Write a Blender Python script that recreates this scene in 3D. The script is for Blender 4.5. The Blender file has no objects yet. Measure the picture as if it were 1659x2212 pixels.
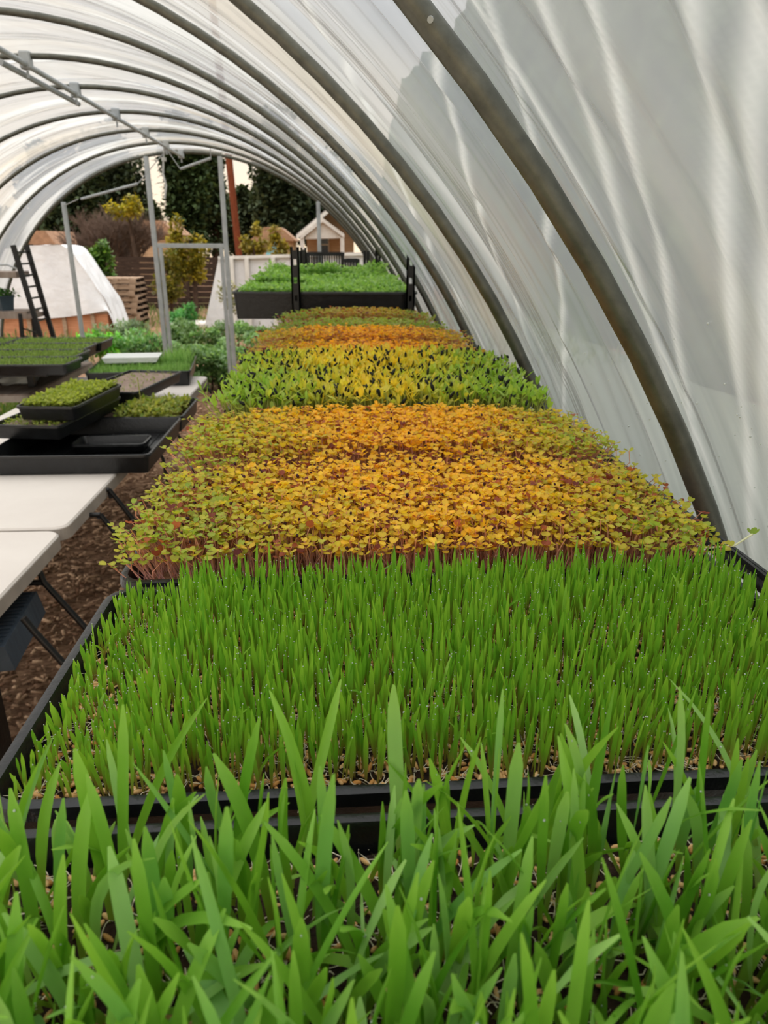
import bpy, math, random
import numpy as np
from mathutils import Matrix, Vector
rng = np.random.default_rng(11); random.seed(11)
SC = bpy.context.scene; COL = SC.collection
PI = math.pi

# ------------------------------------------------------------------ camera
F_PX, YAW, PITCH, ROLL, CAMZ = 1511.7, .072, .364, .007, 1.42
def rotv(x, y, z):
    c, s = math.cos(ROLL), math.sin(ROLL); x, z = c*x - s*z, s*x + c*z
    c, s = math.cos(PITCH), math.sin(PITCH); y, z = c*y + s*z, -s*y + c*z
    c, s = math.cos(YAW), math.sin(YAW); x, y = c*x + s*y, -s*x + c*y
    return Vector((x, y, z))
def ray(px, py): return rotv((px-829.5)/F_PX, 1, -(py-1106)/F_PX)
def atY(px, py, Y): d = ray(px, py); return Vector((d.x*Y/d.y, Y, CAMZ + d.z*Y/d.y))
def atZ(px, py, z): d = ray(px, py); t = (z-CAMZ)/d.z; return Vector((d.x*t, d.y*t, z))
RM = np.array([rotv(1, 0, 0), rotv(0, 1, 0), rotv(0, 0, 1)])   # rows = camera axes in world
def project(P):
    q = (np.asarray(P) - [0, 0, CAMZ]) @ RM.T
    return 829.5 + F_PX*q[..., 0]/q[..., 1], 1106 - F_PX*q[..., 2]/q[..., 1], q[..., 1]
cam = bpy.data.cameras.new('camera'); co = bpy.data.objects.new('camera', cam); COL.objects.link(co)
r, fw, up = rotv(1, 0, 0), rotv(0, 1, 0), rotv(0, 0, 1)
co.matrix_world = Matrix(((r.x, up.x, -fw.x, 0), (r.y, up.y, -fw.y, 0), (r.z, up.z, -fw.z, CAMZ), (0, 0, 0, 1)))
cam.sensor_fit = 'VERTICAL'; cam.sensor_height = 24; cam.lens = 24*F_PX/2212
cam.clip_start = .01; cam.clip_end = 300
cam.dof.use_dof = True; cam.dof.focus_distance = .56; cam.dof.aperture_fstop = cam.lens/1.7
SC.camera = co
SC.view_settings.view_transform = 'Standard'; SC.view_settings.look = 'None'
SC.view_settings.gamma = 1; SC.view_settings.exposure = 0.08; SC.view_settings.use_curve_mapping = False
cy = SC.cycles
cy.use_adaptive_sampling = True; cy.adaptive_threshold = .06; cy.adaptive_min_samples = 16
cy.max_bounces = 5; cy.diffuse_bounces = 3; cy.glossy_bounces = 2; cy.transmission_bounces = 4
cy.transparent_max_bounces = 8; cy.caustics_reflective = False; cy.caustics_refractive = False
cy.use_denoising = True; cy.sample_clamp_indirect = 5

# ------------------------------------------------------------------ materials
def lin(c):
    if isinstance(c, str): c = [int(c[i:i+2], 16)/255 for i in (0, 2, 4)]
    return [((v+.055)/1.055)**2.4 if v > .04045 else v/12.92 for v in c]
class NT:
    def __init__(s, name):
        s.m = bpy.data.materials.new(name); s.m.use_nodes = True; s.t = s.m.node_tree
        s.t.nodes.clear(); s.out = s.n('ShaderNodeOutputMaterial')
    def n(s, typ, **kw):
        nd = s.t.nodes.new(typ)
        for k, v in kw.items():
            if k in nd.inputs: s.set(nd.inputs[k], v)
            else: setattr(nd, k, v)
        return nd
    def set(s, inp, v):
        if isinstance(v, bpy.types.NodeSocket): s.t.links.new(v, inp)
        else:
            if hasattr(inp.default_value, '__len__') and not isinstance(v, str) and len(inp.default_value) == 4 and len(v) == 3: v = list(v)+[1]
            inp.default_value = v
    def i(s, nd, k, v): s.set(nd.inputs[k], v); return nd
    def ramp(s, fac, stops):
        nd = s.n('ShaderNodeValToRGB'); s.set(nd.inputs[0], fac); e = nd.color_ramp.elements
        while len(e) < len(stops): e.new(.5)
        for el, (p, c) in zip(e, stops): el.position = p; el.color = list(c)+[1] if len(c) == 3 else c
        return nd.outputs[0]
    def noise(s, scale=5, detail=3, rough=.5, vec=None, dist=0):
        nd = s.n('ShaderNodeTexNoise'); nd.inputs['Scale'].default_value = scale; nd.inputs['Detail'].default_value = detail
        nd.inputs['Roughness'].default_value = rough; nd.inputs['Distortion'].default_value = dist
        if vec is not None: s.set(nd.inputs['Vector'], vec)
        return nd.outputs['Fac']
    def mapped(s, scale=(1, 1, 1), src='Object'):
        tc = s.n('ShaderNodeTexCoord'); mp = s.n('ShaderNodeMapping'); s.set(mp.inputs['Vector'], tc.outputs[src])
        mp.inputs['Scale'].default_value = scale; return mp.outputs[0]
    def bump(s, h, strength=.3, dist=.01):
        b = s.n('ShaderNodeBump'); b.inputs['Strength'].default_value = strength; b.inputs['Distance'].default_value = dist
        s.set(b.inputs['Height'], h); return b.outputs[0]
    def bsdf(s, color, rough=.5, metal=0, spec=.5, normal=None):
        p = s.n('ShaderNodeBsdfPrincipled'); s.set(p.inputs['Base Color'], color); s.set(p.inputs['Roughness'], rough)
        p.inputs['Metallic'].default_value = metal; p.inputs['Specular IOR Level'].default_value = spec
        if normal is not None: s.set(p.inputs['Normal'], normal)
        return p.outputs[0]
    def end(s, sh): s.t.links.new(sh, s.out.inputs['Surface']); return s.m
def simple(name, c1, c2, scale=8, rough=.5, metal=0, spec=.5, bump=.1, bscale=None, stretch=(1, 1, 1), bdist=.004):
    t = NT(name); v = t.mapped(stretch); f = t.noise(scale, 4, .6, v)
    b = t.noise(bscale or scale*4, 3, .6, v)
    return t.end(t.bsdf(t.ramp(f, [(.3, lin(c1)), (.7, lin(c2))]), rough, metal, spec, t.bump(b, bump, bdist)))
def leafmat(name, trans=.35, rough=.45, spec=.35, gain=1.0):
    t = NT(name); a = t.n('ShaderNodeAttribute', attribute_name='Col')
    col = a.outputs['Color']
    p = t.bsdf(col, rough, 0, spec)
    tr = t.n('ShaderNodeBsdfTranslucent'); 
    g = t.n('ShaderNodeMixRGB', blend_type='MULTIPLY'); t.set(g.inputs[0], 1.0); t.set(g.inputs[1], col); t.set(g.inputs[2], (1.0*gain, 1.05*gain, .55*gain))
    t.set(tr.inputs['Color'], g.outputs[0])
    mx = t.n('ShaderNodeMixShader'); mx.inputs[0].default_value = trans
    t.t.links.new(p, mx.inputs[1]); t.t.links.new(tr.outputs[0], mx.inputs[2])
    return t.end(mx.outputs[0])
M = {}
M['leaf'] = leafmat('leaf', .4)
M['shoot'] = leafmat('shoot', .5, .45, .35, 1.08)
M['matte_pigment'] = leafmat('seed_coat', .0, .6, .25)
M['tree_leaf'] = leafmat('tree_leaf', .2, .7, .15)
M['black'] = simple('black_plastic', '0b0c0d', '1a1c1e', 30, .33, 0, .5, .25, 120)
M['black_dusty'] = simple('dusty_black_plastic', '141516', '2c2d2c', 14, .5, 0, .4, .15, 80)
M['black_steel'] = simple('black_powder_coat', '0a0a0b', '161617', 20, .4, 0, .5, .1)
M['slate'] = simple('slate_plastic', '303b46', '47535f', 9, .5, 0, .4, .3, 60, (1, 12, 1))
M['white_coat'] = simple('white_coated_wire', 'b9bab6', 'd6d6d2', 30, .4)
M['galv'] = simple('galvanised_steel', '55564f', '6e6e64', 40, .42, .6, .5, .08, 200)
M['galv_dull'] = simple('weathered_zinc', 'a2a6a8', 'b8bcbc', 12, .5, .15, .5, .05)
M['table'] = simple('table_plastic', 'e2d9d1', 'ebe3db', 4, .6, 0, .3, .08, 90)
M['table_edge'] = simple('table_edge_plastic', 'a49a90', 'b8ada2', 20, .6)
M['soil'] = simple('potting_soil', '1b130e', '3d2c20', 90, .9, 0, .2, .9, 160, bdist=.006)
M['white_cloth'] = simple('white_frost_cloth', 'cfcdcd', 'dedcdb', 3, .85, 0, .2, .4, 9, bdist=.03)
M['white_plastic'] = simple('white_plastic', 'd5dad6', 'e4e6e2', 8, .4, 0, .4, .4, 14, bdist=.02)
M['bed_wood'] = simple('orange_cedar', 'a8704f', 'c98f6c', 4, .8, 0, .2, .3, 30, (1, 1, 10))
M['pallet'] = simple('pallet_wood', '8d7560', 'b59a80', 6, .85, 0, .2, .4, 30, (1, 1, 8))
M['fence_wood'] = simple('dark_fence_wood', '2c211b', '4b3a2f', 4, .9, 0, .2, .4, 20, (1, 1, 6))
M['board'] = simple('weathered_board', '8b7a6f', 'a89a8e', 4, .8, 0, .2, .3, 30, (10, 1, 1))
M['pole'] = simple('red_brown_pole', '5e2d18', '7f4126', 6, .8, 0, .2, .3, 20, (6, 6, 1))
M['bark'] = simple('bark', '3a2d25', '5d4a3d', 8, .9, 0, .1, .6, 20)
M['twig'] = simple('bare_twigs', '57483d', '776357', 8, .9, 0, .1, .2)
M['tan'] = simple('tan_siding', 'a98967', 'c4a382', 3, .8, 0, .2, .3, 8, (1, 1, 12))
M['trim'] = simple('white_trim', 'c9c3ba', 'dcd7cf', 6, .7)
M['roof'] = simple('grey_roof', '66605c', '837c77', 10, .85)
M['dark_glass'] = simple('dark_window', '0f1518', '24303a', 3, .1)
M['teal'] = simple('teal_canvas', '4d8890', '6ba6ad', 4, .8)
M['terracotta'] = simple('terracotta_roof', '8c6a50', 'ad8566', 8, .85)
M['brick'] = simple('pale_block', 'c9bdb2', 'ddd3c9', 6, .8)
M['blue_pot'] = simple('blue_grey_pot', '2b3a44', '3f4f59', 8, .5)
M['clay'] = simple('dry_grow_mat', '8d7a6e', 'a59184', 20, .9, 0, .1, .5, 80)
M['mat_felt'] = simple('pale_root_mat', '6d4a3a', 'a17b66', 160, .9, 0, .1, .8, 260, bdist=.004)
# mulch ground
t = NT('wood_mulch'); v = t.mapped((1, 2.2, 1))
n1 = t.noise(26, 6, .65, v, .8); n2 = t.noise(2.2, 2, .5, v)
c = t.ramp(n1, [(.28, lin('5c4230')), (.45, lin('9a7860')), (.6, lin('bf9a7a')), (.78, lin('dcbb9c'))])
g = t.n('ShaderNodeMixRGB', blend_type='MULTIPLY'); g.inputs[0].default_value = .35; t.set(g.inputs[1], c); t.set(g.inputs[2], t.ramp(n2, [(.35, (.5, .45, .4)), (.65, (1, 1, 1))]))
M['mulch'] = t.end(t.bsdf(g.outputs[0], .95, 0, .1, t.bump(n1, 1, .03)))
t = NT('chips'); a = t.n('ShaderNodeAttribute', attribute_name='Col'); M['chip'] = t.end(t.bsdf(a.outputs['Color'], .9, 0, .15))
# film: milky polyethylene, uv = metres along the arch and along the tunnel
t = NT('greenhouse_film'); uv = t.n('ShaderNodeUVMap'); uv.uv_map = 'UVMap'
def film_map(sc, rot=0.0):
    mp = t.n('ShaderNodeMapping'); t.set(mp.inputs['Vector'], uv.outputs[0]); mp.inputs['Scale'].default_value = sc; mp.inputs['Rotation'].default_value = (0, 0, rot); return mp.outputs[0]
st1 = t.noise(1, 4, .6, film_map((.5, 3.2, 1), .12), .8)
st2 = t.noise(1, 2, .5, film_map((.3, 2.0, 1), -.22), .4)
st3 = t.noise(1, 3, .6, film_map((3, 3, 1)))
def mathn(op, a, b=None, clamp=False):
    n = t.n('ShaderNodeMath', operation=op, use_clamp=clamp); t.set(n.inputs[0], a)
    if b is not None: t.set(n.inputs[1], b)
    return n.outputs[0]
r1 = t.ramp(st1, [(.54, (0, 0, 0)), (.62, (1, 1, 1))])
r2 = t.ramp(st2, [(.48, (0, 0, 0)), (.62, (1, 1, 1))])
sep = t.n('ShaderNodeSeparateXYZ'); t.set(sep.inputs[0], uv.outputs[0])
low = t.ramp(mathn('ADD', mathn('MULTIPLY', sep.outputs['X'], .5), mathn('MULTIPLY', st3, .3)), [(.15, (1, 1, 1)), (.55, (0, 0, 0))])
opac = mathn('ADD', mathn('MULTIPLY', r1, .22), mathn('ADD', mathn('MULTIPLY', r2, .17), mathn('ADD', mathn('MULTIPLY', st3, .14), mathn('ADD', mathn('MULTIPLY', low, .16), .58))), True)
tint = t.ramp(st2, [(.3, (.38, .40, .43)), (.5, (.46, .465, .465)), (.66, (.60, .55, .47))])
tm = t.n('ShaderNodeMixRGB'); t.set(tm.inputs[0], mathn('MULTIPLY', r1, .9)); t.set(tm.inputs[1], tint); t.set(tm.inputs[2], (.68, .68, .65)); tint = tm.outputs[0]
cre = t.n('ShaderNodeAttribute', attribute_name='crease').outputs['Fac']
opac = mathn('ADD', opac, mathn('MULTIPLY', cre, .25), True)
tm = t.n('ShaderNodeMixRGB'); t.set(tm.inputs[0], mathn('MULTIPLY', cre, .62)); t.set(tm.inputs[1], tint); t.set(tm.inputs[2], (.80, .79, .74)); tint = tm.outputs[0]
bmp = t.bump(mathn('ADD', mathn('MULTIPLY', st1, 1.0), mathn('MULTIPLY', st2, 1.2)), .7, .05)
tl = t.n('ShaderNodeBsdfTranslucent'); t.set(tl.inputs['Color'], tint); t.set(tl.inputs['Normal'], bmp)
df = t.n('ShaderNodeBsdfDiffuse'); t.set(df.inputs['Color'], tint); t.set(df.inputs['Normal'], bmp)
m1 = t.n('ShaderNodeMixShader'); m1.inputs[0].default_value = .22
t.t.links.new(tl.outputs[0], m1.inputs[1]); t.t.links.new(df.outputs[0], m1.inputs[2])
tp = t.n('ShaderNodeBsdfTransparent'); t.set(tp.inputs['Color'], (.95, .96, .95))
m2 = t.n('ShaderNodeMixShader'); t.set(m2.inputs[0], opac); t.t.links.new(tp.outputs[0], m2.inputs[1]); t.t.links.new(m1.outputs[0], m2.inputs[2])
gl = t.n('ShaderNodeBsdfGlossy'); gl.inputs['Roughness'].default_value = .22; t.set(gl.inputs['Normal'], bmp); t.set(gl.inputs['Color'], (.9, .9, .9))
fr = t.n('ShaderNodeFresnel'); fr.inputs['IOR'].default_value = 1.35; t.set(fr.inputs['Normal'], bmp)
m3 = t.n('ShaderNodeMixShader'); t.set(m3.inputs[0], mathn('MULTIPLY', fr.outputs[0], .7, True)); t.t.links.new(m2.outputs[0], m3.inputs[1]); t.t.links.new(gl.outputs[0], m3.inputs[2])
M['film'] = t.end(m3.outputs[0])
t = NT('water'); p = t.n('ShaderNodeBsdfPrincipled'); p.inputs['Base Color'].default_value = (.9, .95, .9, 1); p.inputs['Roughness'].default_value = .08
p.inputs['Transmission Weight'].default_value = .5; p.inputs['IOR'].default_value = 1.33; M['water'] = t.end(p.outputs[0])

# ------------------------------------------------------------------ world
w = bpy.data.worlds.new('sky'); SC.world = w; w.use_nodes = True; nt = w.node_tree; nt.nodes.clear()
N = nt.nodes.new; L = nt.links.new
tc = N('ShaderNodeTexCoord'); sx = N('ShaderNodeSeparateXYZ'); L(tc.outputs['Generated'], sx.inputs[0])
rp = N('ShaderNodeValToRGB'); L(sx.outputs['Z'], rp.inputs[0]); e = rp.color_ramp.elements
e.new(.5)
e[0].position = 0; e[0].color = (1.15, .95, .68, 1); e[1].position = .25; e[1].color = (.80, .78, .75, 1); e[2].position = .9; e[2].color = (3.0, 3.05, 3.1, 1)
ns = N('ShaderNodeTexNoise'); ns.inputs['Scale'].default_value = 2.6; ns.inputs['Detail'].default_value = 4; L(tc.outputs['Generated'], ns.inputs['Vector'])
r2_ = N('ShaderNodeValToRGB'); L(ns.outputs['Fac'], r2_.inputs[0]); e = r2_.color_ramp.elements
e[0].position = .35; e[0].color = (.86, .88, .92, 1); e[1].position = .65; e[1].color = (1.08, 1.02, .95, 1)
mm = N('ShaderNodeMixRGB'); mm.blend_type = 'MULTIPLY'; mm.inputs[0].default_value = 1; L(rp.outputs[0], mm.inputs[1]); L(r2_.outputs[0], mm.inputs[2])
bg = N('ShaderNodeBackground'); bg.inputs['Strength'].default_value = 1.15; L(mm.outputs[0], bg.inputs[0])
wo = N('ShaderNodeOutputWorld'); L(bg.outputs[0], wo.inputs[0])

# ------------------------------------------------------------------ geometry helpers
def mk(name, V, F, mat, parent=None, C=None, smooth=False, kind=None, label=None, uv=None):
    V = np.asarray(V, np.float32); me = bpy.data.meshes.new(name)
    if isinstance(F, np.ndarray):
        k = F.shape[1]; me.vertices.add(len(V)); me.vertices.foreach_set('co', V.ravel())
        me.loops.add(F.size); me.loops.foreach_set('vertex_index', F.astype(np.int32).ravel())
        me.polygons.add(len(F)); me.polygons.foreach_set('loop_start', np.arange(0, F.size, k, dtype=np.int32))
        me.update(calc_edges=True); me.validate()
    else: me.from_pydata(V.tolist(), [], F)
    if smooth: me.polygons.foreach_set('use_smooth', [True]*len(me.polygons))
    if C is not None:
        at = me.color_attributes.new('Col', 'FLOAT_COLOR', 'POINT'); C = np.asarray(C, np.float32)
        if C.ndim == 1: C = np.tile(C, (len(V), 1))
        at.data.foreach_set('color', np.concatenate([C, np.ones((len(V), 1), np.float32)], 1).ravel())
    if uv is not None:
        ul = me.uv_layers.new(name='UVMap'); li = np.empty(len(me.loops), np.int32); me.loops.foreach_get('vertex_index', li)
        ul.data.foreach_set('uv', np.asarray(uv, np.float32)[li].ravel())
    me.materials.append(mat); o = bpy.data.objects.new(name, me); COL.objects.link(o)
    if parent is not None: o.parent = parent
    if kind: o['kind'] = kind
    if label: o['label'] = label
    return o
def tag(o, label, cat, group=None):
    o['label'] = label; o['category'] = cat
    if group: o['group'] = group
    return o
def empty(name, loc, label, cat, group=None, rz=0):
    o = bpy.data.objects.new(name, None); COL.objects.link(o); o.location = loc; o.rotation_euler = (0, 0, rz); o.empty_display_size = .1
    return tag(o, label, cat, group)
class B:
    """collects boxes, tubes, bars into one mesh"""
    def __init__(s): s.v = []; s.f = []; s.n = 0
    def add(s, V, F):
        s.v.append(np.asarray(V, float)); s.f += [[i+s.n for i in f] for f in F]; s.n += len(V); return s
    def box(s, x0, x1, y0, y1, z0, z1, bev=0.0):
        if bev:
            vs = []
            for sz, z, o in ((0, z0, bev), (1, z0+bev, 0), (2, z1-bev, 0), (3, z1, bev)):
                c = bev
                vs += [(x0+c+o*.5, y0+o*.5, z), (x1-c-o*.5, y0+o*.5, z), (x1-o*.5, y0+c+o*.5, z), (x1-o*.5, y1-c-o*.5, z), (x1-c-o*.5, y1-o*.5, z), (x0+c+o*.5, y1-o*.5, z), (x0+o*.5, y1-c-o*.5, z), (x0+o*.5, y0+c+o*.5, z)]
            F = [list(range(7, -1, -1)), list(range(24, 32))]
            for k in range(3): F += [[k*8+i, k*8+(i+1) % 8, k*8+8+(i+1) % 8, k*8+8+i] for i in range(8)]
            return s.add(vs, F)
        return s.add([(x0, y0, z0), (x1, y0, z0), (x1, y1, z0), (x0, y1, z0), (x0, y0, z1), (x1, y0, z1), (x1, y1, z1), (x0, y1, z1)],
                     [[3, 2, 1, 0], [4, 5, 6, 7], [0, 1, 5, 4], [1, 2, 6, 5], [2, 3, 7, 6], [3, 0, 4, 7]])
    def bar(s, a, b, w, h=None):
        a = Vector(a); b = Vector(b); d = (b-a).normalized(); h = h or w
        u = d.cross(Vector((0, 0, 1))); u = u.normalized() if u.length > .05 else Vector((1, 0, 0)); q = u.cross(d)
        vs = [p + u*sx*w/2 + q*sz*h/2 for p in (a, b) for sx, sz in ((-1, -1), (1, -1), (1, 1), (-1, 1))]
        return s.add([tuple(x) for x in vs], [[3, 2, 1, 0], [4, 5, 6, 7], [0, 1, 5, 4], [1, 2, 6, 5], [2, 3, 7, 6], [3, 0, 4, 7]])
    def tube(s, pts, rad, n=10):
        pts = [Vector(p) for p in pts]; rads = rad if hasattr(rad, '__len__') else [rad]*len(pts); V = []
        ref = None
        for i, p in enumerate(pts):
            d = (pts[min(i+1, len(pts)-1)] - pts[max(i-1, 0)]).normalized()
            if ref is None: ref = d.cross(Vector((0, 1, 0))) if abs(d.y) < .9 else d.cross(Vector((1, 0, 0)))
            ref = (ref - d*ref.dot(d)).normalized(); q = d.cross(ref)
            for k in range(n):
                a = 2*PI*k/n; V.append(tuple(p + (ref*math.cos(a)+q*math.sin(a))*rads[i]))
        F = [[i*n+k, i*n+(k+1) % n, (i+1)*n+(k+1) % n, (i+1)*n+k] for i in range(len(pts)-1) for k in range(n)]
        F += [list(range(n-1, -1, -1)), [(len(pts)-1)*n+k for k in range(n)]]
        return s.add(V, F)
    def lathe(s, prof, c=(0, 0, 0), n=24):
        V = [(c[0]+r*math.cos(2*PI*k/n), c[1]+r*math.sin(2*PI*k/n), c[2]+z) for r, z in prof for k in range(n)]
        F = [[i*n+k, i*n+(k+1) % n, (i+1)*n+(k+1) % n, (i+1)*n+k] for i in range(len(prof)-1) for k in range(n)]
        return s.add(V, F)
    def prism(s, poly, y0, y1):   # polygon in xz extruded along y
        n = len(poly); V = [(x, y0, z) for x, z in poly] + [(x, y1, z) for x, z in poly]
        return s.add(V, [list(range(n)), list(range(2*n-1, n-1, -1))] + [[i, i+n, (i+1) % n+n, (i+1) % n] for i in range(n)])
    def out(s, name, mat, parent=None, smooth=False, **kw):
        o = mk(name, np.concatenate(s.v), s.f, mat, parent, smooth=smooth, **kw)
        if smooth:
            try: o.data.set_sharp_from_angle(angle=math.radians(40))
            except Exception: pass
        return o
def rrect(w, d, r, n=5):
    pts = []
    for cx, cyy, a0 in ((w/2-r, d/2-r, 0), (-w/2+r, d/2-r, PI/2), (-w/2+r, -d/2+r, PI), (w/2-r, -d/2+r, 1.5*PI)):
        for k in range(n+1): a = a0+PI/2*k/n; pts.append((cx+r*math.cos(a), cyy+r*math.sin(a)))
    return pts
def tray_mesh(w, d, h, name, mat, parent, z0=0.0, ribs=True):
    """open nursery flat: rolled lip, tapered double wall, floor; base at z0"""
    prof = [(0, h-.009), (-.001, h-.001), (-.004, h), (-.0075, h-.0005), (-.009, h-.003), (-.016, .004), (-.020, .002)]
    prof_o = [(-.003, h-.008), (-.006, h-.010), (-.014, .002), (-.017, 0)]
    b = B(); V = []; F = []; n = 24
    loops = [(o, z) for o, z in prof_o[::-1]] + prof
    for o, z in loops: V += [(x, y, z0+z) for x, y in rrect(w+2*o, d+2*o, max(.024+o, .006))]
    for i in range(len(loops)-1): F += [[i*n+k, i*n+(k+1) % n, (i+1)*n+(k+1) % n, (i+1)*n+k] for k in range(n)]
    F += [list(range(n-1, -1, -1)), [(len(loops)-1)*n+k for k in range(n)]]
    b.add(V, F)
    if ribs:
        for k in range(1, 6):
            x = -w/2+w*k/6
            b.box(x-.003, x+.003, -d/2+.02, d/2-.02, z0+.001, z0+.005)
    return b.out(name, mat, parent, smooth=True)

# ------------------------------------------------------------------ vegetation kernels (vectorised, each plant = row)
def blades(base, Ln, W, az, lean, curl, face, twist, S=7):
    """returns verts (N, S*3, 3), tri faces, s-param (S*3)"""
    n = len(base); s = np.linspace(0, 1, S); ds = 1/(S-1)
    th = lean[:, None] + curl[:, None]*s[None, :]**1.6
    dh = np.sin(th)*ds; dz = np.cos(th)*ds
    H = np.concatenate([np.zeros((n, 1)), np.cumsum((dh[:, 1:]+dh[:, :-1])/2, 1)], 1)*Ln[:, None]
    Zc = np.concatenate([np.zeros((n, 1)), np.cumsum((dz[:, 1:]+dz[:, :-1])/2, 1)], 1)*Ln[:, None]
    cx = base[:, 0, None]+H*np.cos(az)[:, None]; cyy = base[:, 1, None]+H*np.sin(az)[:, None]; cz = base[:, 2, None]+Zc
    prof = np.interp(s, [0, .15, .35, .6, .82, .94, 1], [.42, .55, .88, 1, .96, .74, .2])
    wd = W[:, None]*prof[None, :]/2
    fa = face[:, None]+twist[:, None]*s[None, :]
    ux, uy = np.cos(fa), np.sin(fa)
    V = np.empty((n, S, 3, 3))
    fold = .35
    for j, q in enumerate((-1, 0, 1)):
        V[:, :, j, 0] = cx+ux*wd*q + (0 if q else 1)*(-uy)*wd*fold
        V[:, :, j, 1] = cyy+uy*wd*q + (0 if q else 1)*(ux)*wd*fold
        V[:, :, j, 2] = cz
    V = V.reshape(n, S*3, 3); F = []
    for i in range(S-1):
        for j in range(2):
            a, b2, c2, d2 = i*3+j, i*3+j+1, i*3+j+4, i*3+j+3
            F += [[a, b2, c2], [a, c2, d2]]
    return V, np.array(F), np.repeat(s, 3)
def emit(name, V, F, C, mat, parent, smooth=True, top=0, part=None, kind='stuff'):
    """V (N,m,3), C (N,m,3). the `top` plants that show largest become parts of their own, the rest one part"""
    n, m, _ = V.shape; idx = np.arange(n)
    if top:
        px, py, d = project(V.mean(1)); ext = np.linalg.norm(V.max(1)-V.min(1), axis=1)
        vis = (px > 0) & (px < 1659) & (py > 0) & (py < 2212) & (d > .05)
        px2, py2, d2 = project(V[:, -1]); sc = np.where(vis, ext/np.maximum(d, .05), 0)
        pick = np.argsort(-sc)[:top]
        for i in pick: mk(part, V[i], F, mat, parent, C=C[i], smooth=smooth)
        idx = np.setdiff1d(idx, pick)
    Fa = (F[None]+(np.arange(len(idx))*m)[:, None, None]).reshape(-1, F.shape[1])
    return mk(name, V[idx].reshape(-1, 3), Fa, mat, parent, C=C[idx].reshape(-1, 3), smooth=smooth, kind=kind)
def jgrid(x0, x1, y0, y1, n, jit=1.0):
    a = (x1-x0)/(y1-y0); ny = max(2, int(math.sqrt(n/a))); nx = int(ny*a)
    X, Y = np.meshgrid((np.arange(nx)+.5)/nx, (np.arange(ny)+.5)/ny)
    X = X.ravel()+rng.uniform(-.5, .5, X.size)*jit/nx; Y = Y.ravel()+rng.uniform(-.5, .5, Y.size)*jit/ny
    return np.stack([x0+(x1-x0)*X, y0+(y1-y0)*Y], 1)
def mixc(a, b, t): t = np.asarray(t)[..., None]; return np.asarray(a)*(1-t)+np.asarray(b)*t
def ellipsoid(nu=6, nv=4):
    V = [(0, 0, -.5)]
    for j in range(1, nv):
        a = PI*j/nv
        for k in range(nu): V.append((.5*math.sin(a)*math.cos(2*PI*k/nu), .5*math.sin(a)*math.sin(2*PI*k/nu), -.5*math.cos(a)))
    V.append((0, 0, .5)); F = []; e = len(V)-1
    for k in range(nu):
        F.append([0, 1+(k+1) % nu, 1+k]); F.append([e, 1+(nv-2)*nu+k, 1+(nv-2)*nu+(k+1) % nu])
        for j in range(nv-2):
            a, b = 1+j*nu+k, 1+j*nu+(k+1) % nu; F += [[a, b, b+nu], [a, b+nu, a+nu]]
    return np.array(V), np.array(F)
def rot_from(az, tilt, spin):
    """matrices whose local z axis points along (az,tilt from up), spun about itself"""
    ca, sa, ct, stt, cs, ss = np.cos(az), np.sin(az), np.cos(tilt), np.sin(tilt), np.cos(spin), np.sin(spin)
    R = np.empty((len(az), 3, 3))
    ex = np.stack([ca*ct, sa*ct, -stt], 1); ey = np.stack([-sa, ca, 0*ca], 1); ez = np.stack([ca*stt, sa*stt, ct], 1)
    R[:, :, 0] = ex*cs[:, None]+ey*ss[:, None]; R[:, :, 1] = -ex*ss[:, None]+ey*cs[:, None]; R[:, :, 2] = ez
    return R
def inst(T, R, S, P):
    """template (m,3), rotation (n,3,3), scale (n,3), position (n,3)"""
    return np.einsum('nij,nmj->nmi', R, T[None]*S[:, None, :])+P[:, None, :]
KID = np.array([(0, 0, 0), (.22, .06, .04), (.46, .3, .13), (.52, .6, .16), (.38, .86, .12), (.16, .93, .05), (0, .78, .0),
                (-.16, .93, .05), (-.38, .86, .12), (-.52, .6, .16), (-.46, .3, .13), (-.22, .06, .04), (0, .45, -.02)])
KIDF = np.array([[i, (i+1) % 12, 12] for i in range(12)])
OVAL = np.array([(0, 0, 0), (.3, .15, .05), (.46, .42, .1), (.42, .72, .1), (.2, .95, .04), (0, 1.03, 0), (-.2, .95, .04), (-.42, .72, .1), (-.46, .42, .1), (-.3, .15, .05), (0, .5, -.04)])
OVALF = np.array([[i, (i+1) % 10, 10] for i in range(10)])
def leafR(az, elev):
    """local y -> direction az/elev, z -> upper side"""
    ca, sa, ce, se = np.cos(az), np.sin(az), np.cos(elev), np.sin(elev)
    R = np.empty((len(az), 3, 3)); R[:, :, 0] = np.stack([sa, -ca, 0*ca], 1); R[:, :, 1] = np.stack([ca*ce, sa*ce, se], 1)
    R[:, :, 2] = np.stack([-ca*se, -sa*se, ce], 1); return R
def stems(base, top, rad, bow, S=4, k=3):
    n = len(base); s = np.linspace(0, 1, S); V = np.empty((n, S, k, 3))
    for i, q in enumerate(s):
        c = base*(1-q)+top*q; c = c.copy(); c[:, :2] += bow*(q*(1-q)*4)
        for j in range(k):
            a = 2*PI*j/k; V[:, i, j] = c; V[:, i, j, 0] += rad*math.cos(a); V[:, i, j, 1] += rad*math.sin(a)
    F = []
    for i in range(S-1):
        for j in range(k):
            a, b = i*k+j, i*k+(j+1) % k; F += [[a, b, b+k], [a, b+k, a+k]]
    return V.reshape(n, S*k, 3), np.array(F), np.repeat(s, k)
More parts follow.
